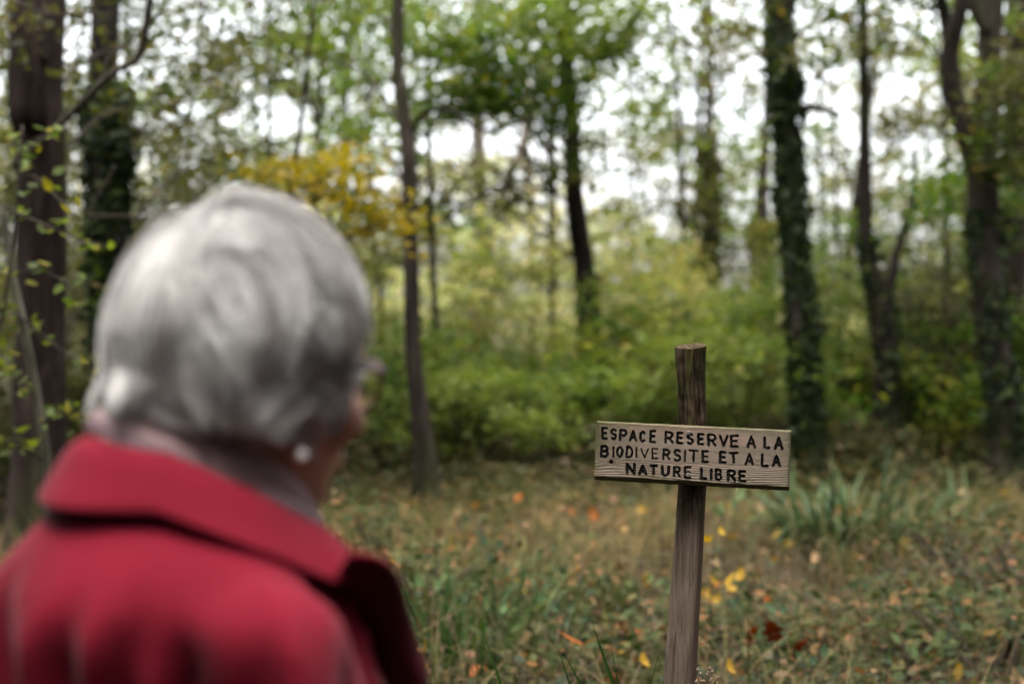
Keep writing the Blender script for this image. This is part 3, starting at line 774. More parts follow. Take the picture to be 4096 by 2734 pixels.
def single_blades():
    """The few sharp strap leaves at the foot of the post."""
    x0, y0 = px2x(2560, 2.55), 2.55
    t = thing('strap_leaf_plant', 'sharp dark green strap leaves at the left foot of the post', 'plant', (x0, y0, float(ground_h(x0, y0))))
    spec = [(2640, 2.50, 2365, 2475, .013), (2660, 2.58, 2250, 2600, .011), (2500, 2.52, 2440, 2540, .007), (2500, 2.48, 2290, 2650, .011), (2420, 2.6, 2225, 2560, .007), (2600, 2.75, 2690, 2570, .009), (2520, 2.8, 2640, 2590, .008), (2150, 2.65, 1930, 2510, .010)]
    for ub, yb, ut, vt, w in spec:
        b = at(ub, 3400, yb); b[2] = float(ground_h(b[0], yb)) - .02
        tp = at(ut, vt, yb - .02)
        mid = (b + tp) / 2 + np.array((.02 * np.sign(b[0] - tp[0]), .0, .05))
        P = catmull([b, mid, tp], 14)
        if vt > 2680:
            tp[2] -= .02; P = catmull([b, at(2330, 2668, yb), at(2130, 2655, yb), at(1960, 2720, yb)], 14)
        Tn = np.gradient(P, axis=0); Tn /= np.linalg.norm(Tn, axis=1)[:, None]
        sd = np.cross(Tn, np.array((.25, -1, .2))); sd /= np.linalg.norm(sd, axis=1)[:, None]
        nn = np.cross(sd, Tn)
        tt = np.linspace(0, 1, 14); ww = (w * .5 * np.minimum(1, .5 + tt * 3) * (1 - np.clip((tt - .4) / .6, 0, 1) ** 1.8))[:, None]
        V = np.stack([P - sd * ww + nn * ww * .3, P, P + sd * ww + nn * ww * .3], 1).reshape(-1, 3)
        F = [(3 * k + c, 3 * k + c + 1, 3 * k + c + 4, 3 * k + c + 3) for k in range(13) for c in (0, 1)]
        mk('blade', V, [F], M['blade_dark'], t)
single_blades()

# --- leaves that can be picked apart
def leaf_shape(name, outline, curl=0.15, fold=0.15):
    """outline: half outline [(along, half width)], unit length; midrib folded, tip curled."""
    V = []; n = len(outline)
    for a, w in outline:
        z = curl * (a - .5) ** 2 * 2
        V += [(-w, a, z + fold * w), (0, a, z - .004), (w, a, z + fold * w)]
    F = [(3 * k + c, 3 * k + c + 1, 3 * k + c + 4, 3 * k + c + 3) for k in range(n - 1) for c in (0, 1)]
    return raw_mesh(name, V, [F])
OVATE = [(0, .01), (.12, .16), (.32, .29), (.55, .27), (.8, .13), (1, .004)]
OAK = [(-.12, .012), (0, .015), (.1, .12), (.2, .09), (.34, .24), (.45, .13), (.6, .27), (.7, .16), (.82, .18), (1, .02)]
MAPLE = [(-.25, .012), (0, .03), (.06, .34), (.22, .22), (.4, .46), (.5, .22), (.7, .2), (.8, .08), (1, .006)]
LEAF = {k: leaf_shape('leaf', o, c, f) for k, o, c, f in (('ovate', OVATE, .15, .2), ('oak', OAK, .5, .35), ('maple', MAPLE, .3, .2), ('curled', OVATE, 1.1, .5))}
def obj_leaf_mat(name, a, b, trans=.3):
    return leaf_mat(name, [(0, a), (1, b)], trans, None, .55, per_object=True)
M['fl_orange'] = obj_leaf_mat('orange_fallen', (0.1740, 0.0479, 0.0130), (0.2784, 0.0870, 0.0217))
M['fl_yellow'] = obj_leaf_mat('yellow_fallen', (0.1583, 0.0914, 0.0110), (0.2436, 0.1522, 0.0213))
M['fl_brown'] = obj_leaf_mat('brown_fallen', (0.0435, 0.0217, 0.0139), (0.1044, 0.0565, 0.0348), .1)
M['fl_pale'] = obj_leaf_mat('pale_fallen', (0.1566, 0.0957, 0.0609), (0.2436, 0.1653, 0.1044), .15)
M['fl_rust'] = obj_leaf_mat('rust_fallen', (0.0510, 0.0108, 0.0042), (0.0840, 0.0192, 0.0066), .2)
for me in LEAF.values(): me.materials.append(M['fl_orange'])

FALL = [('fl_orange', 'orange', 60), ('fl_yellow', 'yellow', 70), ('fl_brown', 'dark brown', 75), ('fl_pale', 'pale buff', 65)]
for mk_, colour, n in FALL:
    for i in range(n):
        y = rng.uniform(3.0, 8.8); x = rng.uniform(-.16 if y < 6 else -.2, .37) * y
        s = rng.uniform(.04, .078)
        place('fallen_leaf', LEAF[random.choice(['ovate', 'oak', 'maple', 'curled'])], None, (x, y, float(ground_h(x, y)) + rng.uniform(.05, .14)), (rng.normal(.3, .5), rng.normal(0, .45), rng.random() * 6.3), (s, s, s), M[mk_])
        tag(COL.objects[-1], f'{colour} fallen leaf lying loose on the grass of the clearing', 'leaf', f'{colour} fallen leaves in the clearing')
for (u, v, y, s, shp, mt, lab, rot) in (
    (2335, 2588, 3.9, .085, 'ovate', 'fl_orange', 'vivid orange leaf lying flat left of the post', (.5, .1, 1.5)),
    (2985, 2575, 4.0, .07, 'oak', 'fl_rust', 'rust red oak leaf hanging curled right of the post, the left one of a pair', (1.9, .2, .3)),
    (3105, 2550, 4.0, .078, 'maple', 'fl_rust', 'large rust red leaf hanging right of the post, the right one of a pair', (2.0, -.3, -.3)),
    (3165, 2615, 4.02, .085, 'oak', 'fl_rust', 'narrow rust red leaf hanging beside the large rust red one', (2.2, .1, .5)),
    (2790, 2690, 3.0, .075, 'oak', 'fl_brown', 'dark brown curled leaf tucked behind the foot of the post', (.6, .3, 1.1)),
    (2840, 2595, 3.7, .06, 'ovate', 'fl_pale', 'pale buff leaf touching the right edge of the post', (.7, .2, 1.4)),
    (2590, 2680, 3.6, .055, 'oak', 'fl_yellow', 'yellow leaf caught in the strap leaves left of the post', (.5, .2, .4)),
    (2930, 2705, 3.6, .05, 'oak', 'fl_yellow', 'yellow leaf lying near the dried seed heads', (.7, .2, .4)),
    (2370, 2080, 7.6, .09, 'maple', 'fl_orange', 'orange leaf far back in the clearing below the sign', (1.3, .1, .4)),
    (3040, 2055, 7.8, .09, 'maple', 'fl_pale', 'large pale leaf at the back of the clearing right of the post', (1.2, .1, .4))):
    place('fallen_leaf', LEAF[shp], None, at(u, v, y), rot, (s, s, s), M[mt])
    tag(COL.objects[-1], lab, 'leaf')

def small_sapling(name, label, u, v, y, leaves, mat, size, cat='plant', stem_mat='twig'):
    """A thin stem rooted below (u, v) with the leaves given as (u, v, turn)."""
    top = at(u, v, y); g = float(ground_h(top[0], y))
    t = thing(name, label, cat, (top[0], y, g))
    P = catmull([(top[0] + .02, y, g - .03), (top[0] - .01, y + .01, (g + top[2]) / 2), top], 10)
    V, Q, T = tube(P, np.linspace(.004, .0015, 10), 6); mk('stem', V, [Q, T], M[stem_mat], t)
    for (lu, lv, rz, shp) in leaves:
        c = at(lu, lv, y + rng.normal(0, .04))
        i = np.argmin(np.abs(P[:, 2] - c[2] + .03))
        V, Q, T = tube(catmull([P[i], (P[i] + c) / 2 + np.array((0, 0, .01)), c], 5), .0012, 5); mk('twig', V, [Q, T], M[stem_mat], t)
        place('leaf', LEAF[shp], t, c, (rng.uniform(.5, 1.2), rng.normal(0, .3), rz), (size * rng.uniform(.8, 1.2),) * 3, mat)
    return t
small_sapling('yellow_sapling', 'tiny sapling with bright yellow and orange leaves right of the post', 2860, 2130, 4.4,
    [(2885, 2140, .4, 'maple'), (2845, 2165, 2.4, 'maple'), (2815, 2240, 1.9, 'ovate'), (2860, 2335, 1.2, 'maple'), (2905, 2345, -1.0, 'ovate'), (2955, 2320, -.6, 'maple'), (2935, 2370, .3, 'maple'), (3035, 2335, .9, 'ovate'), (2830, 2415, 1.6, 'maple'), (2855, 2410, -.5, 'maple')], M['fl_yellow'], .042)
M['lf_soft'] = obj_leaf_mat('soft_green_leaf', (.04, .07, .03), (.075, .105, .045), .35)
M['lf_blue'] = obj_leaf_mat('blue_green_leaf', (.012, .028, .015), (.03, .05, .028), .25)
small_sapling('green_sapling', 'pale green seedling just under the right half of the sign', 2900, 2010, 6.0,
    [(2860, 2030, 1.5, 'ovate'), (2890, 2050, .6, 'ovate'), (2930, 2030, -.8, 'ovate'), (2880, 2070, 2.2, 'ovate'), (2920, 2060, -1.6, 'ovate'), (2950, 2000, -.5, 'ovate')], M['lf_soft'], .06)
for (u, v, y, lab) in ((1960, 2190, 5.6, 'blue green seedling in the straw above the grass clump'), (1900, 2090, 6.8, 'small dark seedling at the far side of the straw')):
    small_sapling('seedling', lab, u, v, y, [(u + dx, v + dy, a, 'ovate') for dx, dy, a in ((-50, 20, 1.5), (45, 30, -1.5), (-20, -5, .7), (25, 0, -.5), (-60, 90, 1.8), (60, 100, -1.4), (10, 60, 0), (-30, 140, 1.2))], M['lf_blue'], .055)

for i, (u, v, y) in enumerate(((1720, 2330, 4.6), (2150, 2360, 4.9), (2260, 2450, 4.4), (1990, 2440, 4.3), (3120, 2480, 4.3), (3330, 2500, 4.5), (3550, 2430, 4.8), (3800, 2480, 4.5), (2950, 2440, 4.7), (3640, 2590, 4.1), (3250, 2640, 3.9), (3950, 2380, 5.0), (2560, 2330, 5.4))):
    t_ = small_sapling('seedling', beside('blue green seedling' if i % 3 else 'pale green seedling', px2x(u, y), y).replace('at the clearing edge', ('low down' if v > 2450 else 'higher up')), u, v, y, [(u + dx * 1.2 + rng.normal(0, 12), v + dy + rng.normal(0, 12), a, 'ovate') for dx, dy, a in ((-50, 20, 1.5), (45, 30, -1.5), (-20, -5, .7), (25, 0, -.5), (-60, 80, 1.8), (60, 90, -1.4), (10, 50, 0), (-30, 120, 1.2))], M['lf_blue'] if i % 3 else M['lf_soft'], rng.uniform(.035, .055))
    tag(t_, group='seedlings among the dead stalks')

M['leaf_low'] = leaf_mat('low_bramble_leaves', [(0, (.010, .018, .006)), (.5, (.026, .036, .011)), (.75, (.05, .05, .018)), (.9, (.08, .045, .022)), (1, (.13, .06, .025))], .25, None, .6)
for i, (u, y, w, h) in enumerate(((3980, 4.3, .75, .30), (3760, 4.6, .7, .24), (3560, 4.25, .6, .2), (3350, 4.7, .6, .2), (4080, 5.3, .8, .34), (3200, 4.35, .5, .18), (2980, 4.9, .5, .2), (2480, 4.6, .55, .2), (2330, 5.2, .6, .2), (1700, 5.2, .6, .28), (2200, 4.2, .5, .18), (3900, 6.2, .8, .3), (1500, 6.6, .7, .3), (3480, 3.8, .5, .16))):
    x = px2x(u, y)
    shrub(x, y, w, h, 520, 'leaf_low', beside('low bramble plant', x, y).replace('at the clearing edge', 'in the ' + ('nearer' if y < 4.8 else 'farther') + ' clearing'), 'low bramble plants in the clearing', .045, 'bramble_plant')

def dried_umbel():
    b = np.array((px2x(2790, 2.36), 2.36, 0.)); b[2] = float(ground_h(b[0], b[1]))
    t = thing('dried_seed_heads', 'dry stalk with small pale round seed heads at the right foot of the post', 'plant', b)
    heads = [(2790, 2678), (2803, 2692), (2838, 2671), (2834, 2686), (2850, 2684), (2872, 2706), (2845, 2713), (2815, 2722), (2870, 2732), (2785, 2725), (2828, 2696), (2806, 2722), (2843, 2720)]
    root = at(2812, 2790, 2.36)
    V, Q, T = tube(catmull([b - np.array((0, 0, .02)), (b + root) / 2, root], 8), .0016, 6); mk('stem', V, [Q, T], M['stalk'], t)
    sp = sphere_arrays(1.0, 8, 6)
    me = raw_mesh('seed_head', sp[0] * np.array((1, 1, 1.25)), [sp[1], sp[2]]); me.materials.append(simple('dry_seed', (.17, .13, .095), .8, .2, noise=((3, 3, 3), (.09, .062, .04), .4, .7)))
    me.polygons.foreach_set('use_smooth', np.ones(len(me.polygons), bool))
    for i, (u, v) in enumerate(heads):
        c = at(u, v, 2.36 + rng.normal(0, .010))
        V, Q, T = tube(catmull([root, (root * .45 + c * .55) + rng.normal(0, .004, 3), c], 7), .0006, 5); mk('stalk', V, [Q, T], M['stalk'], t)
        r = rng.uniform(.0018, .0027); place('seed_head', me, t, c, (rng.normal(0, .4), rng.normal(0, .4), 0), (r, r, r))

def sphere_arrays(r, n=16, m=10):
    th = np.linspace(0, 2 * math.pi, n, endpoint=False); ph = np.linspace(0, math.pi, m + 1)[1:-1]
    V = [(r * math.sin(p) * math.cos(t), r * math.sin(p) * math.sin(t), r * math.cos(p)) for p in ph for t in th]
    Q = [(k * n + j, (k + 1) * n + j, (k + 1) * n + (j + 1) % n, k * n + (j + 1) % n) for k in range(len(ph) - 1) for j in range(n)]
    a = len(V); V += [(0, 0, r), (0, 0, -r)]; l = (len(ph) - 1) * n
    T = [(a, j, (j + 1) % n) for j in range(n)] + [(a + 1, l + (j + 1) % n, l + j) for j in range(n)]
    return np.array(V), np.array(Q), np.array(T)
dried_umbel()

# --- the leafy sapling at the left edge, each leaf a part
def hazel():
    y = 4.9
    x0 = px2x(150, y); g = float(ground_h(x0, y))
    t = thing('leafy_sapling', 'pale stemmed leafy sapling with yellow green leaves at the left edge', 'sapling', (x0, y, g))
    def stem(px, r0, r1, mat, nm='branch', n=20):
        P = catmull([at(u, v, yy) for u, v, yy in px], n)
        V, Q, T = tube(P, np.linspace(r0, r1, n), 8, .1); mk(nm, V, [Q, T], mat, t)
        return P
    paths = []
    pg = list(catmull([at(10, 820, 4.95), at(45, 1080, 4.95), at(105, 1350, 4.9), at(150, 1600, 4.9), at(185, 1850, 4.9), at(200, 2300, 4.9), np.array((px2x(210, 4.9), 4.9, g - .05))], 30))
    V, Q, T = tube(pg, np.linspace(.013, .019, 30), 10, .12); mk('stem', V, [Q, T], M['twig_pale'], t)
    paths.append(stem([(90, 500, 4.8), (60, 900, 4.8), (20, 1200, 4.8), (-60, 1500, 4.8)], .005, .007, M['twig']))
    paths.append(stem([(0, 820, 4.8), (180, 900, 4.75), (330, 960, 4.7), (430, 985, 4.7)], .006, .002, M['twig']))
    paths.append(stem([(10, 640, 4.9), (130, 560, 4.9), (220, 525, 4.9)], .004, .002, M['twig']))
    paths.append(stem([(60, 1250, 4.9), (160, 1330, 4.85), (300, 1440, 4.8), (380, 1480, 4.8)], .005, .002, M['twig']))
    paths.append(stem([(40, 1100, 4.9), (150, 1080, 4.85), (260, 1130, 4.8), (330, 1230, 4.8)], .005, .002, M['twig']))
    paths.append(stem([(140, 1560, 4.9), (60, 1500, 4.8), (0, 1450, 4.7)], .005, .002, M['twig']))
    paths.append(stem([(160, 1700, 4.9), (260, 1640, 4.8), (350, 1680, 4.8)], .005, .002, M['twig']))
    paths.append(stem([(180, 1850, 4.9), (80, 1780, 4.8), (0, 1760, 4.8)], .005, .002, M['twig']))
    paths.append(stem([(20, 760, 4.95), (120, 700, 4.9), (240, 800, 4.8), (320, 880, 4.8)], .005, .002, M['twig']))
    ml = [obj_leaf_mat('sapling_leaf_green', (.04, .062, .011), (.085, .105, .018), .45), obj_leaf_mat('sapling_leaf_yellow', (.10, .10, .014), (.16, .14, .022), .45), obj_leaf_mat('sapling_leaf_pale', (.06, .08, .035), (.10, .12, .06), .4)]
    for P in paths:
        for k in range(17):
            i = rng.integers(2, len(P))
            c = P[i] + rng.normal(0, .022, 3)
            s = rng.uniform(.03, .062)
            place('leaf', LEAF['ovate'], t, c, (rng.normal(.2, .55), rng.normal(0, .5), rng.random() * 6.3), (s, s, s), ml[rng.choice(3, p=[.5, .3, .2])])
    return t
hazel()

def bare_branches():
    """Bare limbs of a fallen or leaning shrub at the upper left."""
    y = 6.0
    t = thing('bare_branch', 'long bare branch rising slantwise across the upper left trunks', 'branch', at(130, 560, y))
    for px, r0, r1 in (([(60, 660, 6.1), (260, 480, 6.0), (440, 300, 5.9), (560, 220, 5.8), (600, 0, 5.7), (640, -150, 5.6)], .016, .011), ([(420, 330, 5.9), (430, 240, 5.9), (520, 170, 5.9), (660, 30, 5.9)], .008, .005), ([(340, 860, 6.4), (400, 770, 6.4), (460, 660, 6.4)], .008, .005), ([(350, 865, 6.4), (460, 862, 6.4), (540, 860, 6.4), (700, 790, 6.4)], .007, .004), ([(60, 10, 6.0), (220, 60, 6.0), (450, 50, 6.0)], .008, .005)):
        P = catmull([at(*p) for p in px], 22); V, Q, T = tube(P, np.linspace(r0, r1, 22), 8, .1); mk('limb', V, [Q, T], M['twig'], t)
bare_branches()

# ---------------------------------------------------------------- the sign
def dist_seg(px, py, a, b):
    ax, ay = a; bx, by = b
    dx, dy = bx - ax, by - ay
    t = np.clip(((px - ax) * dx + (py - ay) * dy) / (dx * dx + dy * dy + 1e-12), 0, 1)
    return np.hypot(px - ax - t * dx, py - ay - t * dy)

def arc(cx, cy, rx, ry, a0, a1, n=9):
    return [(cx + rx * math.cos(math.radians(a0 + (a1 - a0) * k / n)), cy + ry * math.sin(math.radians(a0 + (a1 - a0) * k / n))) for k in range(n + 1)]

GLYPH = {   # strokes in a unit box, y downwards
 'E': [[(0, 0), (0, 1)], [(0, 0), (1, 0)], [(0, .49), (.85, .49)], [(0, 1), (1, 1)]],
 'S': [arc(.5, .25, .46, .25, -35, -270, 12)[:-1] + arc(.5, .75, .48, .25, -90, 145, 12)],
 'P': [[(0, 0), (0, 1)], [(0, 0), (.55, 0)] + arc(.6, .27, .4, .27, -90, 90) + [(0, .54)]],
 'A': [[(0, 1), (.5, 0), (1, 1)], [(.2, .68), (.8, .68)]],
 'C': [arc(.55, .5, .5, .5, -50, -310, 14)],
 'R': [[(0, 0), (0, 1)], [(0, 0), (.5, 0)] + arc(.55, .26, .42, .26, -90, 90) + [(0, .52)], [(.45, .52), (1, 1)]],
 'V': [[(0, 0), (.5, 1), (1, 0)]],
 'L': [[(0, 0), (0, 1), (1, 1)]],
 'B': [[(0, 0), (0, 1)], [(0, 0), (.5, 0)] + arc(.52, .24, .38, .24, -90, 90) + [(0, .48)], [(.5, .48)] + arc(.55, .74, .44, .26, -90, 90) + [(0, 1)]],
 'I': [[(.5, 0), (.5, 1)]],
 'O': [arc(.5, .5, .5, .5, 0, 360, 18)],
 'D': [[(0, 0), (0, 1)], [(0, 0), (.4, 0)] + arc(.42, .5, .56, .5, -90, 90, 10) + [(0, 1)]],
 'T': [[(0, 0), (1, 0)], [(.5, 0), (.5, 1)]],
 'N': [[(0, 1), (0, 0), (1, 1), (1, 0)]],
 'U': [[(0, 0), (0, .62)] + arc(.5, .62, .5, .38, 180, 0, 10) + [(1, 0)]],
}
# letter, x0, x1, top, bottom as measured in an enlarged view of the board, half stroke width
ROWS = [
 ('E',212,262,815,915,10),('S',283,335,825,920,10),('P',352,415,830,925,10),('A',430,495,835,930,10),('C',508,560,838,935,10),('E',588,640,832,935,10),
 ('R',705,775,840,940,10),('E',797,850,845,942,10),('S',872,930,850,945,10),('E',955,1010,852,948,10),('R',1033,1105,855,955,10),('V',1120,1195,862,958,10),('E',1207,1272,860,962,10),
 ('A',1333,1402,865,965,10),('L',1458,1512,870,968,10),('A',1538,1608,872,975,11),
 ('B',205,275,958,1055,11),('I',300,318,965,1055,9),('O',330,388,965,1057,10),('D',405,465,962,1058,9),('I',480,495,968,1055,7),('V',518,585,978,1058,6),('E',607,658,975,1062,6),
 ('R',690,752,978,1068,9),('S',775,835,978,1080,9),('I',857,870,985,1080,8),('T',888,970,982,1080,8),('E',990,1047,985,1085,9),
 ('E',1122,1180,990,1088,10),('T',1195,1272,995,1085,10),('A',1318,1388,1000,1098,10),('L',1440,1500,1005,1108,10),('A',1520,1592,1010,1105,11),
 ('N',407,482,1097,1190,11),('A',503,575,1105,1192,11),('T',590,655,1105,1190,11),('U',680,748,1110,1197,11),('R',773,833,1110,1202,10),('E',858,915,1112,1212,9),
 ('L',980,1035,1122,1218,11),('I',1058,1072,1128,1220,10),('B',1092,1150,1125,1222,10),('R',1185,1255,1130,1225,11),('E',1270,1330,1135,1230,11),
]
SG_Y = 2.35; KS = SG_Y / 3.0; ROLL = math.atan2(52, 1496); YAW = math.radians(11); TILT = math.radians(5)
ZS = 3.0 / FPX / (1862 / 950)                   # the sign is drawn at a handy size and brought to its real one by the scale of its root
ZU = lambda zx, zy: (2300 + zx / 1.96, 1300 + zy / 1.96)
PW, PH, PD = 1497 * ZS / math.cos(YAW), 468 * ZS, 0.022
ca, sa = math.cos(ROLL), math.sin(ROLL)
def board_xy(zx, zy):
    dx, dy = zx - 172, zy - 768
    k = 1 / math.cos(YAW)
    return (dx * ca + dy * sa) * ZS * k, (-dx * sa + dy * ca) * ZS

def wood_grain(X, Y):
    """Growth-ring value over the board front (0 dark late wood .. 1 pale), with the knot and the flame figure of the lower third."""
    kx, ky = board_xy(290, 1093)
    warp = .0016 * fbm(X * 9, Y * 22, 1, 3)
    kd = np.hypot((X - kx) * .42, (Y - ky))
    # straight edge grain above, slow flat-sawn arches below
    yy = Y + warp + .010 * np.exp(-(kd / .012) ** 2) * np.sign(Y - ky) * .6
    line = 0.5 + 0.5 * np.cos(yy * 2 * math.pi / .0021 + 1.5 * fbm(X * 14, Y * 60, 5, 2))
    arch = 0.5 + 0.5 * np.cos((yy + .05 * (X - .24) ** 2 + .004 * np.sin(X * 16)) * 2 * math.pi / .0052 + 2.2 * fbm(X * 8, Y * 40, 9, 3))
    ring = 0.5 + 0.5 * np.cos(kd * 2 * math.pi / .0030 + fbm(X * 60, Y * 60, 2, 2))
    t = sm(Y, PH * .60, PH * .66)
    g = line * (1 - t) + arch ** 1.5 * t
    w = np.exp(-(kd / .0085) ** 4)
    return g * (1 - w) + ring * w, kd, np.hypot(X - kx, Y - ky)

def build_sign():
    center = np.array(at(*ZU(912, 1020), SG_Y))
    gx = float(at(2650, 3330, SG_Y)[0])
    root = thing('wooden_sign', 'weathered wooden signboard with carved black lettering screwed to a rough split post', 'sign', (gx, SG_Y + .042, float(ground_h(gx, SG_Y))))
    root.scale = (KS, KS, KS)
    # board frame: x along the board, y into it, z up
    R = Matrix.Rotation(-YAW, 3, 'Z') @ Matrix.Rotation(-TILT, 3, 'X') @ Matrix.Rotation(ROLL, 3, 'Y')
    R = np.array(R)
    step = .00068
    nx, ny = int(PW / step), int(PH / step)
    xs = np.linspace(0, PW, nx); ys = np.linspace(0, PH, ny)
    X, Y = np.meshgrid(xs, ys, indexing='ij')
    g, kd, kc = wood_grain(X, Y)
    H = (g - .5) * .00055 + .0002 * fbm(X * 90, Y * 500, 3, 2) + .0009 * fbm(X * 6, Y * 14, 8, 2)
    crack = np.exp(-((Y - PH * .625 - .003 * np.sin(X * 11) - .001 * vnoise(X * 40, 0, 0)) / .00035) ** 2) * sm(vnoise(X * 7, 2, 2), -.2, .2)
    H -= .0014 * crack
    H -= .012 * np.exp(-(kc / .0042) ** 6)
    # worn chamfers
    wob = .0012 * fbm(X * 30, Y * 30, 4, 2)
    H -= np.clip(.0040 + wob - X, 0, 1) * .9 + np.clip(X - (PW - .0048) + wob, 0, 1) * .9
    H -= np.clip(.0028 + wob * .6 - Y, 0, 1) * .9 + np.clip(Y - (PH - .0085) + wob * 1.4, 0, 1) * 1.35
    lid = np.full(X.shape, -1); nearest = np.full(X.shape, 1.0)
    edge = .0005 * fbm(X * 260, Y * 260, 6, 2)
    for n, (ch, x0, x1, y0, y1, hw) in enumerate(ROWS):
        r = hw * ZS
        pt = []
        for st in GLYPH[ch]:
            pl = []
            for (a, b) in st:
                zx = x0 + hw * .9 + a * (x1 - x0 - 1.8 * hw); zy = y0 + hw * .9 + b * (y1 - y0 - 1.8 * hw)
                pl.append(board_xy(zx, zy))
            pt.append(pl)
        allp = np.array([q for pl in pt for q in pl])
        i0, i1 = np.searchsorted(xs, allp[:, 0].min() - .006), np.searchsorted(xs, allp[:, 0].max() + .006)
        j0, j1 = np.searchsorted(ys, allp[:, 1].min() - .006), np.searchsorted(ys, allp[:, 1].max() + .006)
        sx, sy = X[i0:i1, j0:j1], Y[i0:i1, j0:j1]
        d = np.full(sx.shape, 1.0)
        jx, jy = .0005 * vnoise(sx * 90 + n, sy * 90, 1), .0005 * vnoise(sx * 90, sy * 90 + n, 2)
        for pl in pt:
            for a, b in zip(pl[:-1], pl[1:]):
                d = np.minimum(d, dist_seg(sx + jx, sy + jy, a, b))
        q = (d + edge[i0:i1, j0:j1]) / r
        H[i0:i1, j0:j1] -= .0030 * (1 - sm(q, .35, 1.08))
        sub = lid[i0:i1, j0:j1]; sub[q < 1.0] = n
    # board-local vertices
    V = np.stack([X - PW / 2, -H, PH / 2 - Y], -1).reshape(-1, 3)
    i, j = np.meshgrid(np.arange(nx - 1), np.arange(ny - 1), indexing='ij')
    F = np.stack([i * ny + j, i * ny + j + 1, (i + 1) * ny + j + 1, (i + 1) * ny + j], -1).reshape(-1, 4)
    fl = np.max(np.stack([lid[:-1, :-1], lid[1:, :-1], lid[1:, 1:], lid[:-1, 1:]], -1).reshape(-1, 4), 1)
    cnt = (np.stack([lid[:-1, :-1], lid[1:, :-1], lid[1:, 1:], lid[:-1, 1:]], -1).reshape(-1, 4) >= 0).sum(1)
    fl[cnt < 2] = -1
    # sides and back
    ring = np.concatenate([np.arange(nx) * ny, (nx - 1) * ny + np.arange(1, ny), (np.arange(nx - 2, -1, -1)) * ny + ny - 1, np.arange(ny - 2, 0, -1)])
    RV = V[ring].copy(); RV[:, 1] = PD - .002 * np.abs(fbm(RV[:, 0] * 60, RV[:, 2] * 60, 3, 2)) ; b0 = len(V)
    mid = V[ring].copy(); mid[:, 1] = PD * .55; k = .0006 * fbm(RV[:, 0] * 90, RV[:, 2] * 90, 5, 2)
    mid[:, 0] += np.sign(mid[:, 0]) * (np.abs(mid[:, 0]) > PW / 2 - .001) * k; mid[:, 2] += k * (np.abs(mid[:, 2]) > PH / 2 - .001)
    m = len(ring); a = np.arange(m); b = (a + 1) % m
    side = np.concatenate([np.stack([ring[a], ring[b], b0 + b, b0 + a], 1), np.stack([b0 + a, b0 + b, b0 + m + b, b0 + m + a], 1)])
    cen = b0 + 2 * m
    back = np.stack([np.full(m, cen), b0 + m + a, b0 + m + b], 1)
    AV = np.vstack([V, mid, RV, [(0, PD, 0)]])
    # colour carriers, true to the wood wherever light falls: ring value, green algae near the rims
    gr = np.concatenate([g.ravel(), np.full(2 * m + 1, .45)])
    Xa = np.concatenate([X.ravel(), AV[b0:, 0] + PW / 2]); Ya = np.concatenate([Y.ravel(), PH / 2 - AV[b0:, 2]])
    rim = np.minimum.reduce([Xa, PW - Xa, Ya * 1.2, (PH - Ya)])
    alg = np.clip(.75 * np.exp(-np.maximum(rim, 0) / .011) + .45 * np.exp(-Xa / .07) * sm(.06 - Ya, -.04, .03) + .22 * sm(fbm(Xa * 18, Ya * 60, 7, 3), .2, .9), 0, 1)
    pink = sm(fbm(Xa * 5, Ya * 16, 11, 3), -.2, .8)
    stain = np.clip(.65 * np.exp(-np.concatenate([kd.ravel(), np.full(2 * m + 1, 1.)]) / .008), 0, 1)
    m_, nt, out = new_mat('weathered_board')
    p = nt.nodes.new('ShaderNodeBsdfPrincipled'); nt.links.new(p.outputs[0], out.inputs[0])
    p.inputs['Roughness'].default_value = .9; p.inputs['Specular IOR Level'].default_value = .08
    def att(n):
        q = nt.nodes.new('ShaderNodeAttribute'); q.attribute_name = n; return q.outputs['Fac']
    r = ramp(nt, [(0, (.10, .077, .06)), (.45, (.185, .147, .116)), (1, (.245, .20, .165))]); nt.links.new(att('grain'), r.inputs[0])
    c = mixrgb(nt, r.outputs[0], (.255, .172, .142), att('pink'))
    fac = nt.nodes.new('ShaderNodeMath'); fac.operation = 'MULTIPLY'; fac.inputs[1].default_value = .38
    for l in list(nt.links):
        pass
    c2 = mixrgb(nt, r.outputs[0], c, .8)
    c3 = mixrgb(nt, c2, (.075, .075, .035), att('algae'))
    c4 = mixrgb(nt, c3, (.06, .042, .032), att('stain'))
    fn = noise_node(nt, 1.0, 6, mapped(nt, (120, 300, 900)), .7)
    fr = ramp(nt, [(.3, (.62, .62, .62)), (.7, (1.18, 1.18, 1.18))]); nt.links.new(fn.outputs[0], fr.inputs[0])
    c5 = mixrgb(nt, c4, fr.outputs[0], .8, 'MULTIPLY')
    nt.links.new(c5, p.inputs['Base Color'])
    bp = nt.nodes.new('ShaderNodeBump'); bp.inputs['Strength'].default_value = .5; bp.inputs['Distance'].default_value = .0006
    nt.links.new(fn.outputs[0], bp.inputs['Height']); nt.links.new(bp.outputs[0], p.inputs['Normal'])
    def sub(name, F_list, mat, parent):
        used = np.unique(np.concatenate([f.ravel() for f in F_list]))
        mp = np.full(len(AV), -1); mp[used] = np.arange(len(used))
        me = raw_mesh(name, AV[used], [mp[f] for f in F_list])
        for nm, arr in (('grain', gr), ('algae', alg), ('pink', pink), ('stain', stain)):
            at_ = me.attributes.new(nm, 'FLOAT', 'POINT'); at_.data.foreach_set('value', arr[used].astype(np.float32))
        return obj(name, me, mat, parent, True)
    plank = sub('plank', [F[fl < 0], side, back], m_, root)
    plank.matrix_parent_inverse = Matrix.Identity(4)
    Mw = Matrix.Identity(4)
    for a_ in range(3):
        for b_ in range(3): Mw[a_][b_] = R[a_][b_]
    org = np.array(root['_org'])
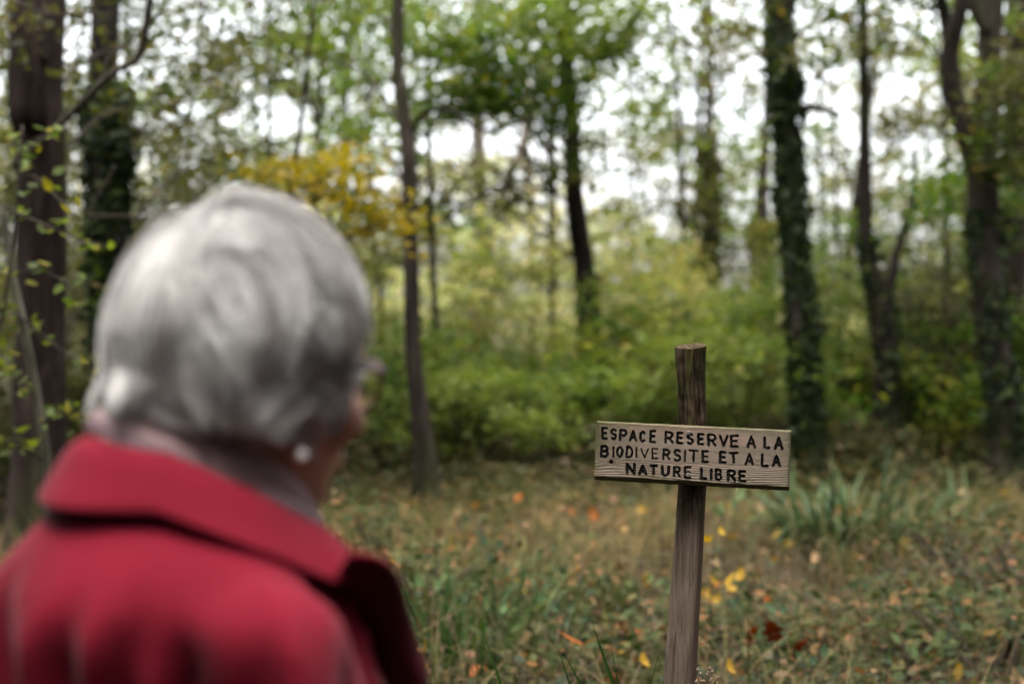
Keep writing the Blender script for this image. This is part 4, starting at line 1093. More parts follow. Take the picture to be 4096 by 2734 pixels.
    Mw.translation = Vector((center - org) / KS)
    plank.matrix_basis = Mw
    black = simple('carved_black_paint', (.0025, .0025, .0025), .8, .08, noise=((260, 260, 420), (.035, .028, .022), .5, .72))
    for n, row in enumerate(ROWS):
        sel = F[fl == n]
        if len(sel): sub('letter', [sel], black, plank)
    # screws, cross-slotted
    steel = simple('dull_steel', (.16, .135, .125), .5, .5, .15, noise=((900, 900, 900), (.08, .055, .045), .45, .7))
    for (zx, zy) in ((888, 852), (888, 1180)):
        bx, by = board_xy(zx, zy); c = np.array((bx - PW / 2, -.0020, PH / 2 - by))
        n, rs = 40, .0047
        rad = np.linspace(0, rs, 9); th = np.linspace(0, 2 * math.pi, n, endpoint=False)
        Vv = [];
        for rr in rad:
            for t_ in th:
                u, w = rr * math.cos(t_ + .4), rr * math.sin(t_ + .4)
                x_, z_ = rr * math.cos(t_), rr * math.sin(t_)
                slot = (min(abs(u), abs(w)) < .00075) and rr < .0027
                Vv.append((c[0] + x_, c[1] - (.0004 + .0010 * (1 - (rr / rs) ** 2)) + (.0014 if slot else 0), c[2] + z_))
        for t_ in th: Vv.append((c[0] + rs * math.cos(t_), c[1] + .003, c[2] + rs * math.sin(t_)))
        q = [(k * n + jj, k * n + (jj + 1) % n, (k + 1) * n + (jj + 1) % n, (k + 1) * n + jj) for k in range(9) for jj in range(n)]
        s = obj('screw', raw_mesh('screw', Vv, [np.array(q)]), steel, plank, False)
    # the post
    px = [(4150, 2622, 176), (3420, 2676, 150), (2734, 2720, 134), (2600, 2727, 131), (2408, 2740, 126), (2250, 2751, 122), (2100, 2760, 119), (1953, 2769, 116), (1800, 2772, 116), (1700, 2773, 115), (1620, 2769, 112), (1560, 2767, 111), (1500, 2765, 115), (1440, 2762, 121), (1400, 2763, 125), (1374, 2764, 126)]
    d = 3.056 * KS
    vs = np.array([q[0] for q in px]); us = np.array([q[1] for q in px]); ws = np.array([q[2] for q in px])
    n = 420; S_ = 112
    v = np.concatenate([np.linspace(4150, 2800, 60)[:-1], np.linspace(2800, 1374, n - 59)])
    u = np.interp(v, vs[::-1], us[::-1]); w = np.interp(v, vs[::-1], ws[::-1])
    kern = np.hanning(25); kern /= kern.sum()
    pad = lambda a_: np.convolve(np.pad(a_, 12, mode='edge'), kern, 'valid')
    u, w = pad(u), pad(w)
    ctr = np.array([at(a_, b_, d) for a_, b_ in zip(u, v)])
    th = np.linspace(0, 2 * math.pi, S_, endpoint=False)
    sq = sm(v, 1900, 2150)[:, None]                   # 1 = split square stake below the board, 0 = round pole above it
    rot = math.radians(-24)
    tt = th[None, :] - rot
    nexp = 2.2 + 7.0 * sq
    # 0.74 : 1 rectangle in section below
    axr = 1 - .0 * sq; ayr = 1 - .22 * sq
    rr = (np.abs(np.cos(tt) / axr) ** nexp + np.abs(np.sin(tt) / ayr) ** nexp) ** (-1 / nexp)
    z = ctr[:, 2][:, None]; zn = z / KS
    cx, sx_ = np.cos(th)[None, :], np.sin(th)[None, :]
    fib = fbm(cx * 16 + 3, sx_ * 16, zn * 9, 3); fine = fbm(cx * 45, sx_ * 45, zn * 22, 3); big = fbm(cx * 2.2, sx_ * 2.2, zn * 11, 2)
    up = 1 - sq
    amp = (.022 * fib + .014 * fine) * (.4 + 2.4 * up) + big * (.02 + .085 * up)
    crk = np.exp(-((((th[None, :] - (-1.35 + .1 * np.sin(z * 14)) + math.pi) % (2 * math.pi) - math.pi)) / .05) ** 2) * sm(fbm(z * 3.0, 0, 5, 2), -.5, .4) * (.4 + .5 * up)
    rotc = np.exp(-(((th[None, :] - (-.62) + math.pi) % (2 * math.pi) - math.pi) / .13) ** 2) * sm(v, 2420, 2100)[:, None] * sq * (.5 + .5 * fib)
    corner = np.exp(-((th[None, :] - (-1.10 + 2 * math.pi)) / .045) ** 2) * sq * (.6 + .4 * fib)
    rface = sq * sm(th[None, :] - 2 * math.pi, -1.12, -1.02) * np.ones_like(z) + sq * (1 - sm(th[None, :], .3, .4))
    rr = rr * (1 - .06 * corner + amp - .24 * crk - .16 * rotc)
    wid = (rr * cx).max(1) - (rr * cx).min(1); off = ((rr * cx).max(1) + (rr * cx).min(1)) / 2
    sc = (w / FPX * d / wid)[:, None]
    Px = ctr[:, 0][:, None] + (rr * cx - off[:, None]) * sc; Py = ctr[:, 1][:, None] + rr * sx_ * sc
    Pz = z + 0 * Px
    # broken, sloping top
    topn = sm(v, 1440, 1374)[:, None]
    Pz = Pz - KS * topn * (.003 + .004 * (cx * -.6 + .4) - .005 * sx_ + .0012 * fbm(cx * 2, sx_ * 2, 2, 2))
    V = np.stack([Px, Py, Pz], -1)
    tiers = [V]
    capc = V[-1].mean(0)
    for f in (.86, .62, .36, .14):
        q = capc + (V[-1] - capc) * f; q[:, 2] += .0012 * fbm(q[:, 0] * 220, q[:, 1] * 220, 4, 3) - .0006; tiers.append(q[None])
    V = np.concatenate(tiers).reshape(-1, 3); N = n + 4
    i = np.arange(N - 1)[:, None]; j = np.arange(S_)[None, :]; j2 = (j + 1) % S_
    Fq = np.stack([i * S_ + j, i * S_ + j2, (i + 1) * S_ + j2, (i + 1) * S_ + j], -1).reshape(-1, 4)
    V = np.vstack([V, capc]); jj = np.arange(S_)
    Ft = np.stack([np.full(S_, len(V) - 1), (N - 1) * S_ + jj, (N - 1) * S_ + (jj + 1) % S_], 1)
    pm, nt, out = new_mat('rough_post_wood')
    p = nt.nodes.new('ShaderNodeBsdfPrincipled'); nt.links.new(p.outputs[0], out.inputs[0]); p.inputs['Roughness'].default_value = .95; p.inputs['Specular IOR Level'].default_value = .06
    vv = mapped(nt, (170, 170, 10))
    nn = noise_node(nt, 1, 6, vv, .68, .3)
    lo = ramp(nt, [(.28, (.032, .022, .017)), (.48, (.10, .075, .058)), (.7, (.165, .13, .106))]); nt.links.new(nn.outputs[0], lo.inputs[0])
    hi = ramp(nt, [(.32, (.005, .0035, .003)), (.5, (.035, .023, .015)), (.7, (.11, .078, .054))]); nt.links.new(nn.outputs[0], hi.inputs[0])
    def att2(nm):
        q = nt.nodes.new('ShaderNodeAttribute'); q.attribute_name = nm; return q.outputs['Fac']
    c = mixrgb(nt, hi.outputs[0], lo.outputs[0], att2('split_face'))
    c = mixrgb(nt, c, (.105, .066, .05), att2('right_face'))
    c = mixrgb(nt, c, (.03, .015, .008), att2('rot'))
    pn = noise_node(nt, 1, 4, mapped(nt, (34, 34, 22)), .65); pr = ramp(nt, [(.38, (.28, .26, .24)), (.6, (1.15, 1.12, 1.1))]); nt.links.new(pn.outputs[0], pr.inputs[0])
    dk = nt.nodes.new('ShaderNodeMath'); dk.operation = 'SUBTRACT'; dk.inputs[0].default_value = 1.0; nt.links.new(att2('split_face'), dk.inputs[1])
    c = mixrgb(nt, c, pr.outputs[0], dk.outputs[0], 'MULTIPLY')
    fl_ = noise_node(nt, 1, 2, mapped(nt, (420, 420, 70)), .6)
    fr = ramp(nt, [(.66, (0, 0, 0)), (.72, (1, 1, 1))]); nt.links.new(fl_.outputs[0], fr.inputs[0])
    mu = nt.nodes.new('ShaderNodeMath'); mu.operation = 'MULTIPLY'; nt.links.new(fr.outputs[0], mu.inputs[0]); mu.inputs[1].default_value = .6
    c = mixrgb(nt, c, (.12, .10, .083), mu.outputs[0])
    c = mixrgb(nt, c, (.05, .05, .016), att2('moss'))
    nt.links.new(c, p.inputs['Base Color'])
    bp = nt.nodes.new('ShaderNodeBump'); bp.inputs['Strength'].default_value = .8; bp.inputs['Distance'].default_value = .0025
    nt.links.new(nn.outputs[0], bp.inputs['Height']); nt.links.new(bp.outputs[0], p.inputs['Normal'])
    me = raw_mesh('post', (V - org) / KS, [Fq, Ft])
    def ring_attr(nm, A):
        full = np.concatenate([np.broadcast_to(A, (n, S_)).ravel(), np.full(4 * S_ + 1, float(np.mean(A[-1])))])
        at_ = me.attributes.new(nm, 'FLOAT', 'POINT'); at_.data.foreach_set('value', full.astype(np.float32))
    ring_attr('split_face', np.broadcast_to(sq, (n, S_)))
    ring_attr('right_face', np.clip(rface * .6, 0, 1))
    ring_attr('rot', np.clip(rotc * 1.1 + crk * .95 + corner * .7, 0, 1))
    ring_attr('moss', np.clip(up * sm(fbm(cx * 3, sx_ * 3, zn * 14, 3), .0, .9) * .75 + .18 * sm(fib, .1, .9), 0, 1))
    obj('post', me, pm, root, True)
    return root
build_sign()

# ---------------------------------------------------------------- signed-distance modelling for the person
class Field:
    def __init__(s, lo, hi, h):
        s.lo = np.array(lo, float); s.h = h
        s.n = np.ceil((np.array(hi) - s.lo) / h).astype(int) + 1
        s.D = np.full(s.n, 0.2, np.float32)
    def block(s, lo, hi, pad):
        a = np.clip(np.floor((np.array(lo) - pad - s.lo) / s.h).astype(int), 0, s.n - 1); b = np.clip(np.ceil((np.array(hi) + pad - s.lo) / s.h).astype(int) + 1, 1, s.n)
        sl = tuple(slice(a[i], b[i]) for i in range(3))
        ax = [s.lo[i] + s.h * np.arange(a[i], b[i]) for i in range(3)]
        return sl, np.meshgrid(*ax, indexing='ij')
    def join(s, fn, lo, hi, k=.02, cut=False):
        sl, P = s.block(lo, hi, k + 3 * s.h)
        if min(P[0].shape) == 0: return
        d = fn(*P).astype(np.float32); D = s.D[sl]
        if cut:
            d = -d; h = np.maximum(k - np.abs(D - d), 0) / k; s.D[sl] = np.maximum(D, d) + h * h * k / 4
        else:
            h = np.maximum(k - np.abs(D - d), 0) / k; s.D[sl] = np.minimum(D, d) - h * h * k / 4
    def ell(s, c, r, k=.02, rot=None, cut=False):
        c = np.array(c, float); r = np.array(r, float); m = r.max()
        def fn(x, y, z):
            x, y, z = x - c[0], y - c[1], z - c[2]
            if rot is not None:
                x, y, z = (rot[0][i] * x + rot[1][i] * y + rot[2][i] * z for i in range(3))
            k0 = np.sqrt((x / r[0]) ** 2 + (y / r[1]) ** 2 + (z / r[2]) ** 2) + 1e-6
            k1 = np.sqrt((x / r[0] ** 2) ** 2 + (y / r[1] ** 2) ** 2 + (z / r[2] ** 2) ** 2) + 1e-6
            return k0 * (k0 - 1) / k1
        s.join(fn, c - m, c + m, k, cut)
    def cap(s, a, b, ra, rb, k=.02, flat=None):
        a = np.array(a, float); b = np.array(b, float); ab = b - a; L = ab.dot(ab)
        def fn(x, y, z):
            t = np.clip(((x - a[0]) * ab[0] + (y - a[1]) * ab[1] + (z - a[2]) * ab[2]) / L, 0, 1)
            return np.sqrt((x - a[0] - t * ab[0]) ** 2 + (y - a[1] - t * ab[1]) ** 2 + (z - a[2] - t * ab[2]) ** 2) - (ra + (rb - ra) * t)
        m = max(ra, rb)
        s.join(fn, np.minimum(a, b) - m, np.maximum(a, b) + m, k)
    def grid(s):
        return np.meshgrid(*[s.lo[i] + s.h * np.arange(s.n[i]) for i in range(3)], indexing='ij')
    def mesh(s):
        D = s.D; ins = D < 0; nx, ny, nz = D.shape
        c = [ins[i:nx - 1 + i, j:ny - 1 + j, k:nz - 1 + k] for i in (0, 1) for j in (0, 1) for k in (0, 1)]
        tot = sum(q.astype(np.int8) for q in c); act = (tot > 0) & (tot < 8)
        I = np.argwhere(act); idx = np.full(act.shape, -1, np.int64); idx[tuple(I.T)] = np.arange(len(I))
        pos = np.zeros((len(I), 3)); cnt = np.zeros(len(I))
        corners = [(i, j, k) for i in (0, 1) for j in (0, 1) for k in (0, 1)]
        for a in corners:
            for ax in range(3):
                if a[ax] == 1: continue
                b = list(a); b[ax] = 1
                da = D[I[:, 0] + a[0], I[:, 1] + a[1], I[:, 2] + a[2]].astype(float); db = D[I[:, 0] + b[0], I[:, 1] + b[1], I[:, 2] + b[2]].astype(float)
                m = (da < 0) != (db < 0); t = np.where(m, da / np.where(m, da - db, 1), 0)
                p = np.tile(np.array(a, float), (len(I), 1)); p[:, ax] += t
                pos += np.where(m[:, None], p, 0); cnt += m
        V = s.lo + s.h * (I + pos / cnt[:, None])
        F = []
        for ax in range(3):
            sa = [slice(None)] * 3; sb = [slice(None)] * 3; sa[ax] = slice(0, -1); sb[ax] = slice(1, None)
            A, B = ins[tuple(sa)], ins[tuple(sb)]
            E = np.argwhere(A != B); o1, o2 = [q for q in range(3) if q != ax]
            E = E[(E[:, o1] > 0) & (E[:, o2] > 0) & (E[:, o1] < D.shape[o1] - 1) & (E[:, o2] < D.shape[o2] - 1)]
            flip = A[tuple(E.T)]
            q = []
            for d1, d2 in ((-1, -1), (0, -1), (0, 0), (-1, 0)):
                e = E.copy(); e[:, o1] += d1; e[:, o2] += d2; q.append(idx[tuple(e.T)])
            q = np.stack(q, 1)
            if ax == 1: flip = ~flip
            q[~flip] = q[~flip][:, ::-1]
            F.append(q)
        F = np.concatenate(F)
        return V, F[(F >= 0).all(1)]

BODY_YAW = math.radians(57); HEAD_YAW = math.radians(48); HEAD_PITCH = math.radians(-9)
BX, BY = px2x(800, 1.10), 1.10

def build_person():
    t = thing('person', 'person with short grey hair in a crimson coat, back turned, looking towards the sign', 'person', (BX, BY, 0), rz=-BODY_YAW)
    RB = np.array(Matrix.Rotation(-BODY_YAW, 3, 'Z'))
    w2l = lambda w: RB.T @ (np.asarray(w, float) - np.array((BX, BY, 0)))
    HC = w2l(at(968, 1412, 1.115))                       # middle of the skull, in the person's own frame
    RH = np.array(Matrix.Rotation(BODY_YAW - HEAD_YAW, 3, 'Z') @ Matrix.Rotation(HEAD_PITCH, 3, 'X'))
    h2l = lambda p: HC + np.asarray(p, float) @ RH.T
    def put(name, V, F, mat, parent=t):
        return obj(name, raw_mesh(name, V, F), mat, parent, True)
    skin, nt, out = new_mat('skin')
    p = nt.nodes.new('ShaderNodeBsdfPrincipled'); nt.links.new(p.outputs[0], out.inputs[0])
    n = noise_node(nt, 1, 4, mapped(nt, (22, 22, 22))); r = ramp(nt, [(.35, (.34, .155, .10)), (.65, (.42, .21, .145))]); nt.links.new(n.outputs[0], r.inputs[0]); nt.links.new(r.outputs[0], p.inputs['Base Color'])
    p.inputs['Roughness'].default_value = .5; p.inputs['Subsurface Weight'].default_value = .12; p.inputs['Subsurface Radius'].default_value = (.01, .004, .002); p.inputs['Subsurface Scale'].default_value = .5
    # --- body: one continuous surface
    B = Field((-.36, -.24, -.02), (.36, .30, 1.62), .0055)
    B.ell((0, -.01, 1.12), (.145, .105, .20), .04); B.ell((0, .0, .93), (.14, .11, .13), .05); B.ell((0, -.005, .82), (.16, .12, .12), .05)
    B.cap((-.12, -.01, 1.205), (.12, -.01, 1.205), .042, .042, .05)
    neck0 = np.array((0, -.02, 1.26)); neck1 = h2l((0, -.02, -.06))
    B.cap(neck0, neck1, .056, .052, .05)
    for s_ in (-1, 1):
        B.cap((s_ * .085, 0, .80), (s_ * .088, .01, .44), .082, .052, .04); B.cap((s_ * .088, .01, .44), (s_ * .09, -.01, .08), .052, .036, .02)
        B.cap((s_ * .09, -.03, .05), (s_ * .10, .13, .032), .034, .026, .03)
        B.cap((s_ * .16, -.012, 1.19), (s_ * .225, -.02, .99), .042, .036, .03); B.cap((s_ * .225, -.02, .99), (s_ * .235, .05, .79), .036, .025, .02)
        B.cap((s_ * .236, .055, .775), (s_ * .235, .075, .715), .023, .027, .02)
        for fi, (dy, L) in enumerate(((.026, .072), (.009, .08), (-.008, .074), (-.024, .058))):
            a = np.array((s_ * .236, .078 + dy * .9, .70)); b = a + np.array((-s_ * .010, .006, -L * .55)); c = b + np.array((-s_ * .022, .002, -L * .42))
            B.cap(a, b, .0090, .0084, .006); B.cap(b, c, .0084, .0070, .004)
        B.cap((s_ * .23, .085, .745), (s_ * .212, .115, .70), .013, .0095, .01); B.cap((s_ * .212, .115, .70), (s_ * .203, .12, .67), .0095, .0080, .004)
    he = lambda c, r, k=.02, cut=False: B.ell(h2l(c), r, k, RH, cut)
    he((0, -.008, .012), (.073, .084, .090), .02); he((0, .034, -.045), (.058, .062, .078), .03); he((0, .068, -.104), (.020, .018, .016), .03)
    he((0, .078, .012), (.050, .018, .012), .02); he((0, .094, -.074), (.023, .007, .007), .012)
    for s_ in (-1, 1):
        he((s_ * .032, .096, -.006), (.016, .012, .012), .01, True); he((s_ * .045, .068, -.04), (.02, .018, .018), .02); he((s_ * .076, .002, -.02), (.010, .017, .030), .006)
    B.cap(h2l((0, .09, .0)), h2l((0, .113, -.044)), .008, .012, .015)
    V, F = B.mesh(); put('body', V, [F], skin)
    eye = simple('eye_white', (.75, .72, .68), .2, .5)
    sp = sphere_arrays(.0118, 16, 10)
    for s_ in (-1, 1): put('eye', sp[0] + h2l((s_ * .032, .083, -.006)), [sp[1], sp[2]], eye)
    # --- trousers and shoes
    TR = Field((-.22, -.2, .02), (.22, .2, .95), .008)
    for s_ in (-1, 1):
        TR.cap((s_ * .085, 0, .82), (s_ * .088, .01, .44), .098, .072, .04); TR.cap((s_ * .088, .01, .44), (s_ * .092, -.005, .10), .072, .062, .02)
    gx, gy, gz = TR.grid(); TR.D += (.004 * vnoise(gx * 12, gy * 12, gz * 9)).astype(np.float32)
    V, F = TR.mesh(); put('trousers', V, [F], simple('dark_cloth', (.02, .022, .03), .9, .2, bump=((300, 300, 300), .3, .001)))
    for s_ in (-1, 1):
        SH_ = Field((-.2, -.14, -.01), (.2, .24, .16), .006)
        SH_.cap((s_ * .092, -.035, .05), (s_ * .102, .15, .036), .046, .038, .03); SH_.cap((s_ * .09, -.03, .05), (s_ * .09, -.02, .11), .046, .048, .02)
        gx, gy, gz = SH_.grid(); SH_.D = np.maximum(SH_.D, (.002 - gz).astype(np.float32))
        V, F = SH_.mesh(); put('shoe', V, [F], simple('black_leather', (.02, .016, .014), .45, .4))
    # --- coat
    red, nt, out = new_mat('crimson_cloth')
    p = nt.nodes.new('ShaderNodeBsdfPrincipled'); nt.links.new(p.outputs[0], out.inputs[0])
    n = noise_node(nt, 1, 3, mapped(nt, (9, 9, 9))); r = ramp(nt, [(.35, (.096, .0020, .0088)), (.65, (.118, .0027, .0112))]); nt.links.new(n.outputs[0], r.inputs[0]); nt.links.new(r.outputs[0], p.inputs['Base Color'])
    p.inputs['Roughness'].default_value = .9; p.inputs['Specular IOR Level'].default_value = .12; p.inputs['Sheen Weight'].default_value = .06; p.inputs['Sheen Roughness'].default_value = .4; p.inputs['Sheen Tint'].default_value = (1, .55, .6, 1)
    wv = noise_node(nt, 1, 2, mapped(nt, (900, 900, 900))); bp = nt.nodes.new('ShaderNodeBump'); bp.inputs['Strength'].default_value = .25; bp.inputs['Distance'].default_value = .0008
    nt.links.new(wv.outputs[0], bp.inputs['Height']); nt.links.new(bp.outputs[0], p.inputs['Normal'])
    C = Field((-.36, -.30, .60), (.36, .28, 1.40), .007)
    C.ell((0, -.015, 1.09), (.195, .150, .26), .05); C.ell((0, -.060, 1.222), (.160, .094, .087), .035)
    C.cap((-.150, -.025, 1.220), (.145, -.015, 1.205), .066, .064, .04)
    C.cap((0, -.02, 1.22), (0, -.018, 1.318), .108, .074, .04)
    C.cap((0, 0, 1.0), (0, 0, .72), .165, .20, .06)
    for s_ in (-1, 1):
        C.cap((s_ * .168, -.015, 1.205), (s_ * .232, -.02, .99), .074, .064, .012); C.cap((s_ * .232, -.02, .99), (s_ * .24, .052, .80), .064, .052, .02)
    gx, gy, gz = C.grid()
    an = np.arctan2(gx, -gy)
    low = sm(1.295 - gz, 0, .07)
    C.D += (low * (.024 * (np.abs(vnoise(an * 3.0, gz * 1.8 + an * .8, 3)) - .3) + .012 * (np.abs(vnoise(an * 6.5, gz * 3.2 - an * 2.2, 8)) - .3)) + .002 * vnoise(gx * 18, gy * 18, gz * 18)).astype(np.float32)
    for a0, sl, w_, dp in ((6, .5, 9, .010), (31, .9, 8, .014), (52, -.6, 7, .014), (67, .4, 6, .018), (81, -.5, 5.0, .018), (95, .5, 5.0, .015)):
        da = np.degrees(an) - a0 - sl * 60 * (1.27 - gz)
        C.D += (dp * np.exp(-(da / w_) ** 2) * sm(1.262 - gz, 0, .06)).astype(np.float32)
    C.D = np.maximum(C.D, (.68 - gz).astype(np.float32))
    V, F = C.mesh(); coat = put('coat', V, [F], red)
    # collar: folded band round the neck, higher at the back
    TH = np.radians([-150, -112, -95, -75, -57, 0, 57, 75, 95, 112, 150])
    ztop = np.interp
    def zt(a): a = abs(math.degrees(a)); return np.interp(a, [0, 57, 75, 105, 140, 155], [1.368, 1.358, 1.347, 1.322, 1.288, 1.278])
    def zb(a): a = abs(math.degrees(a)); return np.interp(a, [0, 57, 75, 95, 112, 155], [1.318, 1.319, 1.305, 1.285, 1.264, 1.262])
    def ro(a): a = abs(math.degrees(a)); return np.interp(a, [0, 57, 95, 118, 155], [.117, .120, .134, .148, .125])
    def rt(a): a = abs(math.degrees(a)); return np.interp(a, [0, 57, 95, 155], [.079, .082, .090, .104])
    A = np.linspace(math.radians(-128), math.radians(128), 90)
    rows = []
    for a in A:
        dirn = np.array((math.sin(a), -math.cos(a)))
        T, Bz, o, i_ = zt(a), zb(a), ro(a), rt(a)
        end = sm(abs(math.degrees(a)), 112, 140)
        wv_ = .0025 * math.sin(a * 5.3)
        prof = [(i_ - .010, T - .045), (i_ - .009, T - .02), (i_ - .006, T - .004), (i_, T + .002), (i_ + .008, T - .001), (i_ + .011 + .1 * (o - i_), T - .007),
                (i_ + .35 * (o - i_) + .006, T - .30 * (T - Bz)), (i_ + .7 * (o - i_) + .003, T - .66 * (T - Bz)), (o + wv_ + .001, Bz + .003), (o + wv_, Bz), (o - .006, Bz + .002),
                (i_ + .7 * (o - i_) + .002, T - .62 * (T - Bz)), (i_ + .3 * (o - i_), T - .30 * (T - Bz)), (i_ + .004, T - .02)]
        prof = [(q, z_ * (1 - end * .0)) for q, z_ in prof]
        rows.append([(dirn[0] * q, dirn[1] * q - .004 + .012 * end, z_) for q, z_ in prof])
    K = len(rows[0]); Vc = np.array(rows).reshape(-1, 3); m = len(A)
    i = np.arange(m - 1)[:, None]; j = np.arange(K)[None, :]; j2 = (j + 1) % K
    Fc = np.stack([i * K + j, (i + 1) * K + j, (i + 1) * K + j2, i * K + j2], -1).reshape(-1, 4)
    capf = [np.arange(K)[::-1][None, :], (np.arange(K) + (m - 1) * K)[None, :]]
    co = put('collar', Vc, [Fc] + capf, red, coat); co.modifiers.new('smooth', 'SUBSURF').levels = 1; co.modifiers['smooth'].render_levels = 1
    # lapels: broad folded fronts that stand off the chest
    shade_red = simple('lapel_shade_red', (.05, .0016, .005), .8, .15)  # darker coat red: shade painted onto the lapel side turned to the camera
    def flap(inner, outer, N1, N2, bulge, th_):
        Ia, Oa = catmull(inner, N1), catmull(outer, N1)
        w_ = np.linspace(0, 1, N2)[None, :, None]
        P = Ia[:, None, :] * (1 - w_) + Oa[:, None, :] * w_
        gu = np.gradient(P, axis=0); gv = np.gradient(P, axis=1); nn = np.cross(gu, gv); nn /= np.linalg.norm(nn, axis=2)[:, :, None] + 1e-9
        P = P + nn * bulge * np.sin(math.pi * w_) * np.linspace(.6, 1.2, N1)[:, None, None]
        G = P.reshape(-1, 3); G2 = (P + nn * th_).reshape(-1, 3)
        i = np.arange(N1 - 1)[:, None]; j = np.arange(N2 - 1)[None, :]
        f1 = np.stack([i * N2 + j, i * N2 + j + 1, (i + 1) * N2 + j + 1, (i + 1) * N2 + j], -1).reshape(-1, 4)
        M_ = N1 * N2
        ring = np.concatenate([np.arange(N2), np.arange(1, N1) * N2 + N2 - 1, (N1 - 1) * N2 + np.arange(N2 - 2, -1, -1), np.arange(N1 - 2, 0, -1) * N2])
        rb = np.roll(ring, -1)
        lp_ = put('lapel', np.vstack([G, G2]), [f1[:, ::-1], f1 + M_, np.stack([ring, rb, rb + M_, ring + M_], 1)], red, coat)
        lp_.data.materials.append(shade_red); nf = len(f1); seen = 1 if (nn.mean((0, 1)) @ RB.T)[1] < 0 else 0
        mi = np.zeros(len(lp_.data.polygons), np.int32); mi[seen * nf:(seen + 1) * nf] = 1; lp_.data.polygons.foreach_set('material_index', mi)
        lp_.modifiers.new('smooth', 'SUBSURF').levels = 1; lp_.modifiers['smooth'].render_levels = 1
    # right front: its free edge flares out and up, so its underside is what one sees from behind
    inn = [w2l(at(*q)) for q in ((1330, 2262, 1.050), (1345, 2340, 1.065), (1395, 2450, 1.085), (1460, 2590, 1.10), (1530, 2740, 1.11), (1560, 3000, 1.12), (1560, 3500, 1.13))]
    out_ = [w2l(at(*q)) for q in ((1392, 2192, 1.010), (1500, 2202, 1.020), (1585, 2262, 1.045), (1625, 2400, 1.09), (1662, 2560, 1.12), (1695, 2740, 1.145), (1640, 3500, 1.16))]
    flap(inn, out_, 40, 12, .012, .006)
    # left front, mirrored: out of sight behind the person
    mir = lambda L: [np.array((-q[0], q[1], q[2])) for q in L]
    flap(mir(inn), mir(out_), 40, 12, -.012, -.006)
    # --- scarf: two loose turns of striped cloth
    sm_, nt, out = new_mat('striped_scarf')
    p = nt.nodes.new('ShaderNodeBsdfPrincipled'); nt.links.new(p.outputs[0], out.inputs[0]); p.inputs['Roughness'].default_value = .9; p.inputs['Specular IOR Level'].default_value = .15
    q = nt.nodes.new('ShaderNodeAttribute'); q.attribute_name = 'across'
    r = ramp(nt, [(0, (0.0753, 0.0331, 0.0355)), (.18, (0.2511, 0.1281, 0.1295)), (.32, (0.3013, 0.1883, 0.1942)), (.42, (0.0586, 0.0362, 0.0421)), (.55, (0.2678, 0.1732, 0.1699)), (.68, (0.1004, 0.0678, 0.0890)), (.82, (0.3348, 0.2336, 0.2346)), (1, (0.1172, 0.0602, 0.0647))]); nt.links.new(q.outputs['Fac'], r.inputs[0])
    nt.links.new(r.outputs[0], p.inputs['Base Color'])
    wv = noise_node(nt, 1, 3, mapped(nt, (500, 500, 500))); bp = nt.nodes.new('ShaderNodeBump'); bp.inputs['Strength'].default_value = .4; bp.inputs['Distance'].default_value = .001
    nt.links.new(wv.outputs[0], bp.inputs['Height']); nt.links.new(bp.outputs[0], p.inputs['Normal'])
    mbV, mbF, acr, base = [], [], [], 0
    for turn, (dr, dz, rx, rz_) in enumerate(((.0, -.004, .013, .026), (-.010, .016, .012, .020))):
        n1, n2 = 120, 22
        a = np.linspace(-math.pi, math.pi, n1, endpoint=False); b = np.linspace(0, 2 * math.pi, n2, endpoint=False)
        T = np.array([zt(x) for x in a]) + dz; T = T + .006 * np.cos(a * 2 + turn)
        front = sm(np.abs(np.degrees(a)), 120, 180); T = T - .02 * front
        R0 = np.array([rt(x) for x in a]) - .012 + dr + .012 * front
        AA, BB = np.meshgrid(a, b, indexing='ij')
        wr = .0030 * vnoise(AA * 3 + turn * 9, BB * 1.5 + AA, 2) + .0022 * np.sin(BB * 5 + AA * 1.3)
        lean = .35
        rr_ = R0[:, None] + (rx + wr) * np.cos(BB) - lean * (rz_ * np.sin(BB)) * .5
        zz = T[:, None] + (rz_ + wr) * np.sin(BB)
        mbV.append(np.stack([np.sin(AA) * rr_, -np.cos(AA) * rr_ - .004, zz], -1).reshape(-1, 3))
        i = np.arange(n1)[:, None]; j = np.arange(n2)[None, :]
        mbF.append(np.stack([i * n2 + j, ((i + 1) % n1) * n2 + j, ((i + 1) % n1) * n2 + (j + 1) % n2, i * n2 + (j + 1) % n2], -1).reshape(-1, 4) + base)
        acr.append(((np.sin(BB) * .5 + .5 + .05 * np.sin(AA * 2 + turn)) % 1).ravel()); base += n1 * n2
    me = raw_mesh('scarf', np.concatenate(mbV), [np.concatenate(mbF)])
    at_ = me.attributes.new('across', 'FLOAT', 'POINT'); at_.data.foreach_set('value', np.concatenate(acr).astype(np.float32))
    obj('scarf', me, sm_, t, True)
    # --- glasses: dark red frame, clear lenses
    gl = simple('dark_red_frame', (.04, .003, .007), .35, .4)
    g0 = bpy.data.objects.new('glasses', None); COL.objects.link(g0); g0.parent = t; g0.empty_display_size = .05
    lens, nt, out = new_mat('spectacle_lens'); gb = nt.nodes.new('ShaderNodeBsdfGlass'); gb.inputs['IOR'].default_value = 1.05; gb.inputs['Roughness'].default_value = .02; nt.links.new(gb.outputs[0], out.inputs[0])
